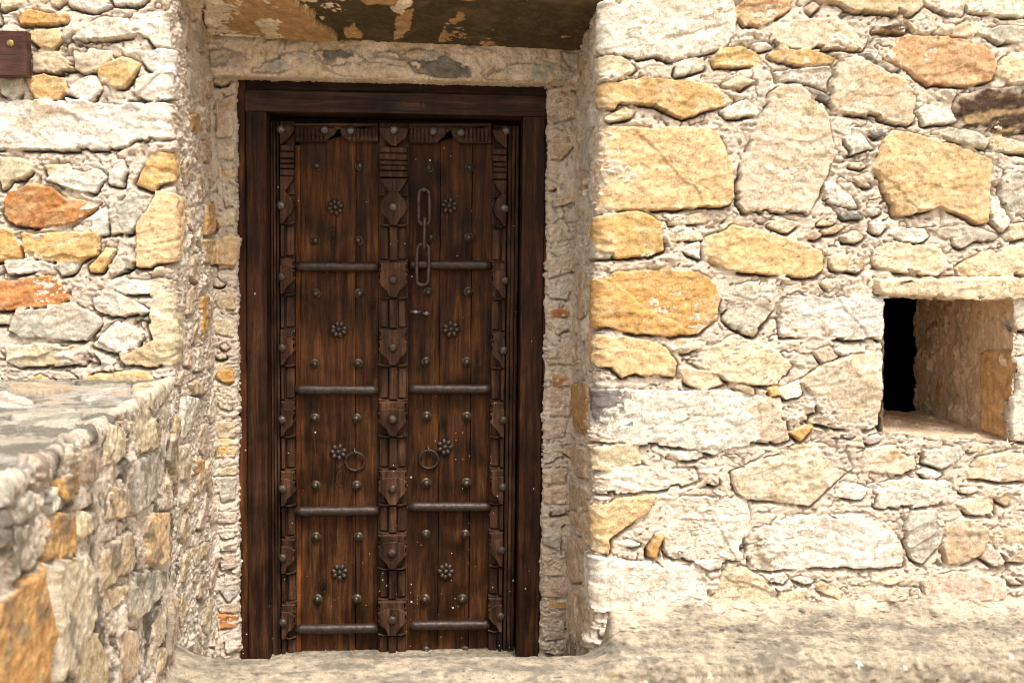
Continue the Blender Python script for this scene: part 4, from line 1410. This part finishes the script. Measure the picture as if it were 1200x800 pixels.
studs(leafL, ((194.5, (371, 421)), (282, (369, 420)), (344, (370, 421)), (426, (368.5, 419.5)), (490, (369, 418)), (569, (370, 418)), (629, (370, 420)), (702, (372, 418)), (768, (373, 419.5))))
studs(leafR, ((196, (503, 550.5)), (278, (504.5, 549.5)), (342, (501.5, 549)), (424, (499.5, 547)), (488, (500, 547)), (566, (499.5, 547)), (626, (499, 545)), (702, (498, 542)), (763, (499, 545))))
for leaf, lst in ((leafL, ((393, 243, 0), (397, 386, 0), (396.5, 529.5, 1), (398, 670, 1))), (leafR, ((526.5, 241, 1), (528.5, 385.5, 1), (521.5, 523.5, 1), (522.5, 669, 0)))):
    for x, y, k in lst:
        X_, Z_ = XZ(x, y, YC-0.006)
        place('rosette', ROS[k], None, leaf, (X_, YC-0.003, Z_), (0, RR.uniform(0, 6), 0), 1.05)

# ring pulls
def ring_pull(leaf, px, py, rpx):
    X_, Z_ = XZ(px, py, YC-0.012); r = rpx*PXM
    b = bmesh.new(); pts = []
    for k in range(36):
        a = 2*math.pi*k/36; pts.append((X_+r*math.cos(a), YC-0.014+0.010*(math.sin(a)-1)*-0.35, Z_+r*0.98*math.sin(a)))
    tube(b, pts, 0.0042, closed=True, seg=10)
    o = from_bm('ring_pull', b, M_BARIRON, leaf, True)
    b = bmesh.new()
    tube(b, [(X_-0.003, YC+0.003, Z_+r+0.012), (X_-0.002, YC-0.012, Z_+r+0.010), (X_, YC-0.022, Z_+r+0.003), (X_+0.002, YC-0.014, Z_+r-0.007), (X_+0.003, YC+0.003, Z_+r-0.008)], 0.0028, seg=8)
    from_bm('staple', b, M_NAIL, o, True)


ring_pull(leafL, 416, 540.5, 11.2); ring_pull(leafR, 502.5, 538, 11.2)

# little steel bolt by the closing edge
b = bmesh.new()
for (a0, a1, y, r) in ((480.5, 493.5, 365.2, 0.0046), (495.5, 504, 367.2, 0.0042)):
    p0, p1 = XZ(a0, y, 0.085), XZ(a1, y+0.4, 0.085)
    tube(b, [(p0[0], 0.087, p0[1]), ((p0[0]+p1[0])/2, 0.086, (p0[1]+p1[1])/2), (p1[0], 0.087, p1[1])], r, seg=10)
    xm, zm = (p0[0]+p1[0])/2, (p0[1]+p1[1])/2
    prism(b, [(xm-0.005, zm-0.006), (xm+0.005, zm-0.006), (xm+0.005, zm+0.006), (xm-0.005, zm+0.006)], YC+0.002, 0.082, 0.001)
from_bm('bolt', b, M_BOLT, leafR, True)

# ---- chain
XK, ZK = XZ(497, 221, 0.07)
chain = thing('latch_chain', 'rusty iron chain of three long links hanging on the right door leaf', 'chain', (XK, 0.07, ZK-0.32))
b = bmesh.new()
tube(b, [(XK-0.003, 0.11, ZK+0.004), (XK-0.003, 0.075, ZK+0.004), (XK, 0.058, ZK-0.001), (XK+0.001, 0.064, ZK-0.010), (XK+0.001, 0.11, ZK-0.012)], 0.0032, seg=8)
from_bm('staple', b, M_NAIL, chain, True)


def link(px, py, hh, hw, face, r=0.0066, lean=0.0):
    X_, Z_ = XZ(px, py, 0.062); h, w_ = hh*PXM, hw*PXM
    pts = []
    for k in range(40):
        a = 2*math.pi*k/40; c, s_ = math.cos(a), math.sin(a)
        u = w_*math.copysign(abs(c)**0.75, c); v = (h-w_)*math.copysign(1, s_)*min(1, abs(s_)*3)+w_*s_
        v = v/h*h
        if face: pts.append((X_+u+lean*v, 0.064, Z_+v))
        else: pts.append((X_+lean*v, 0.064+u*0.75, Z_+v))
    b = bmesh.new(); tube(b, pts, r, closed=True, seg=10)
    from_bm('link', b, M_IRON, chain, True)


link(497, 242.5, 20, 6.3, True, lean=-0.01)
link(497.5, 273.5, 17.5, 5.0, False)
link(495.5, 310, 23.5, 7.0, True, lean=0.01)

# ------------------------------------------------------------------ board fixed to the wall, top left
p0, p1 = on_y(-42, 35, YF-0.055), on_y(32, 90, YF-0.055)
board = thing('wall_board', 'small reddish brown board screwed to the stone wall at the upper left', 'board', (p0[0], YF-0.05, p1[2]))
b = bmesh.new(); member(b, p0[0], p1[0], YF-0.058, YF-0.022, p1[2], p0[2], 'x', 0.002, 0.0003, seed=71)
wood('panel', b, M_PLAQUE, board)
for px in (12, -22):
    q = on_y(px, 51, YF-0.058)
    b = bmesh.new(); lathe(b, [(0.0, -0.003), (0.007, -0.003), (0.0098, -0.001), (0.0098, 0.004)], q[0], q[2], 18, yo=YF-0.058)
    prism(b, [(q[0]-0.006, q[2]-0.0045), (q[0]-0.0045, q[2]-0.006), (q[0]+0.006, q[2]+0.0045), (q[0]+0.0045, q[2]+0.006)], YF-0.06, YF-0.0618, 0.0002)
    from_bm('screw', b, M_BRASS, board, True)
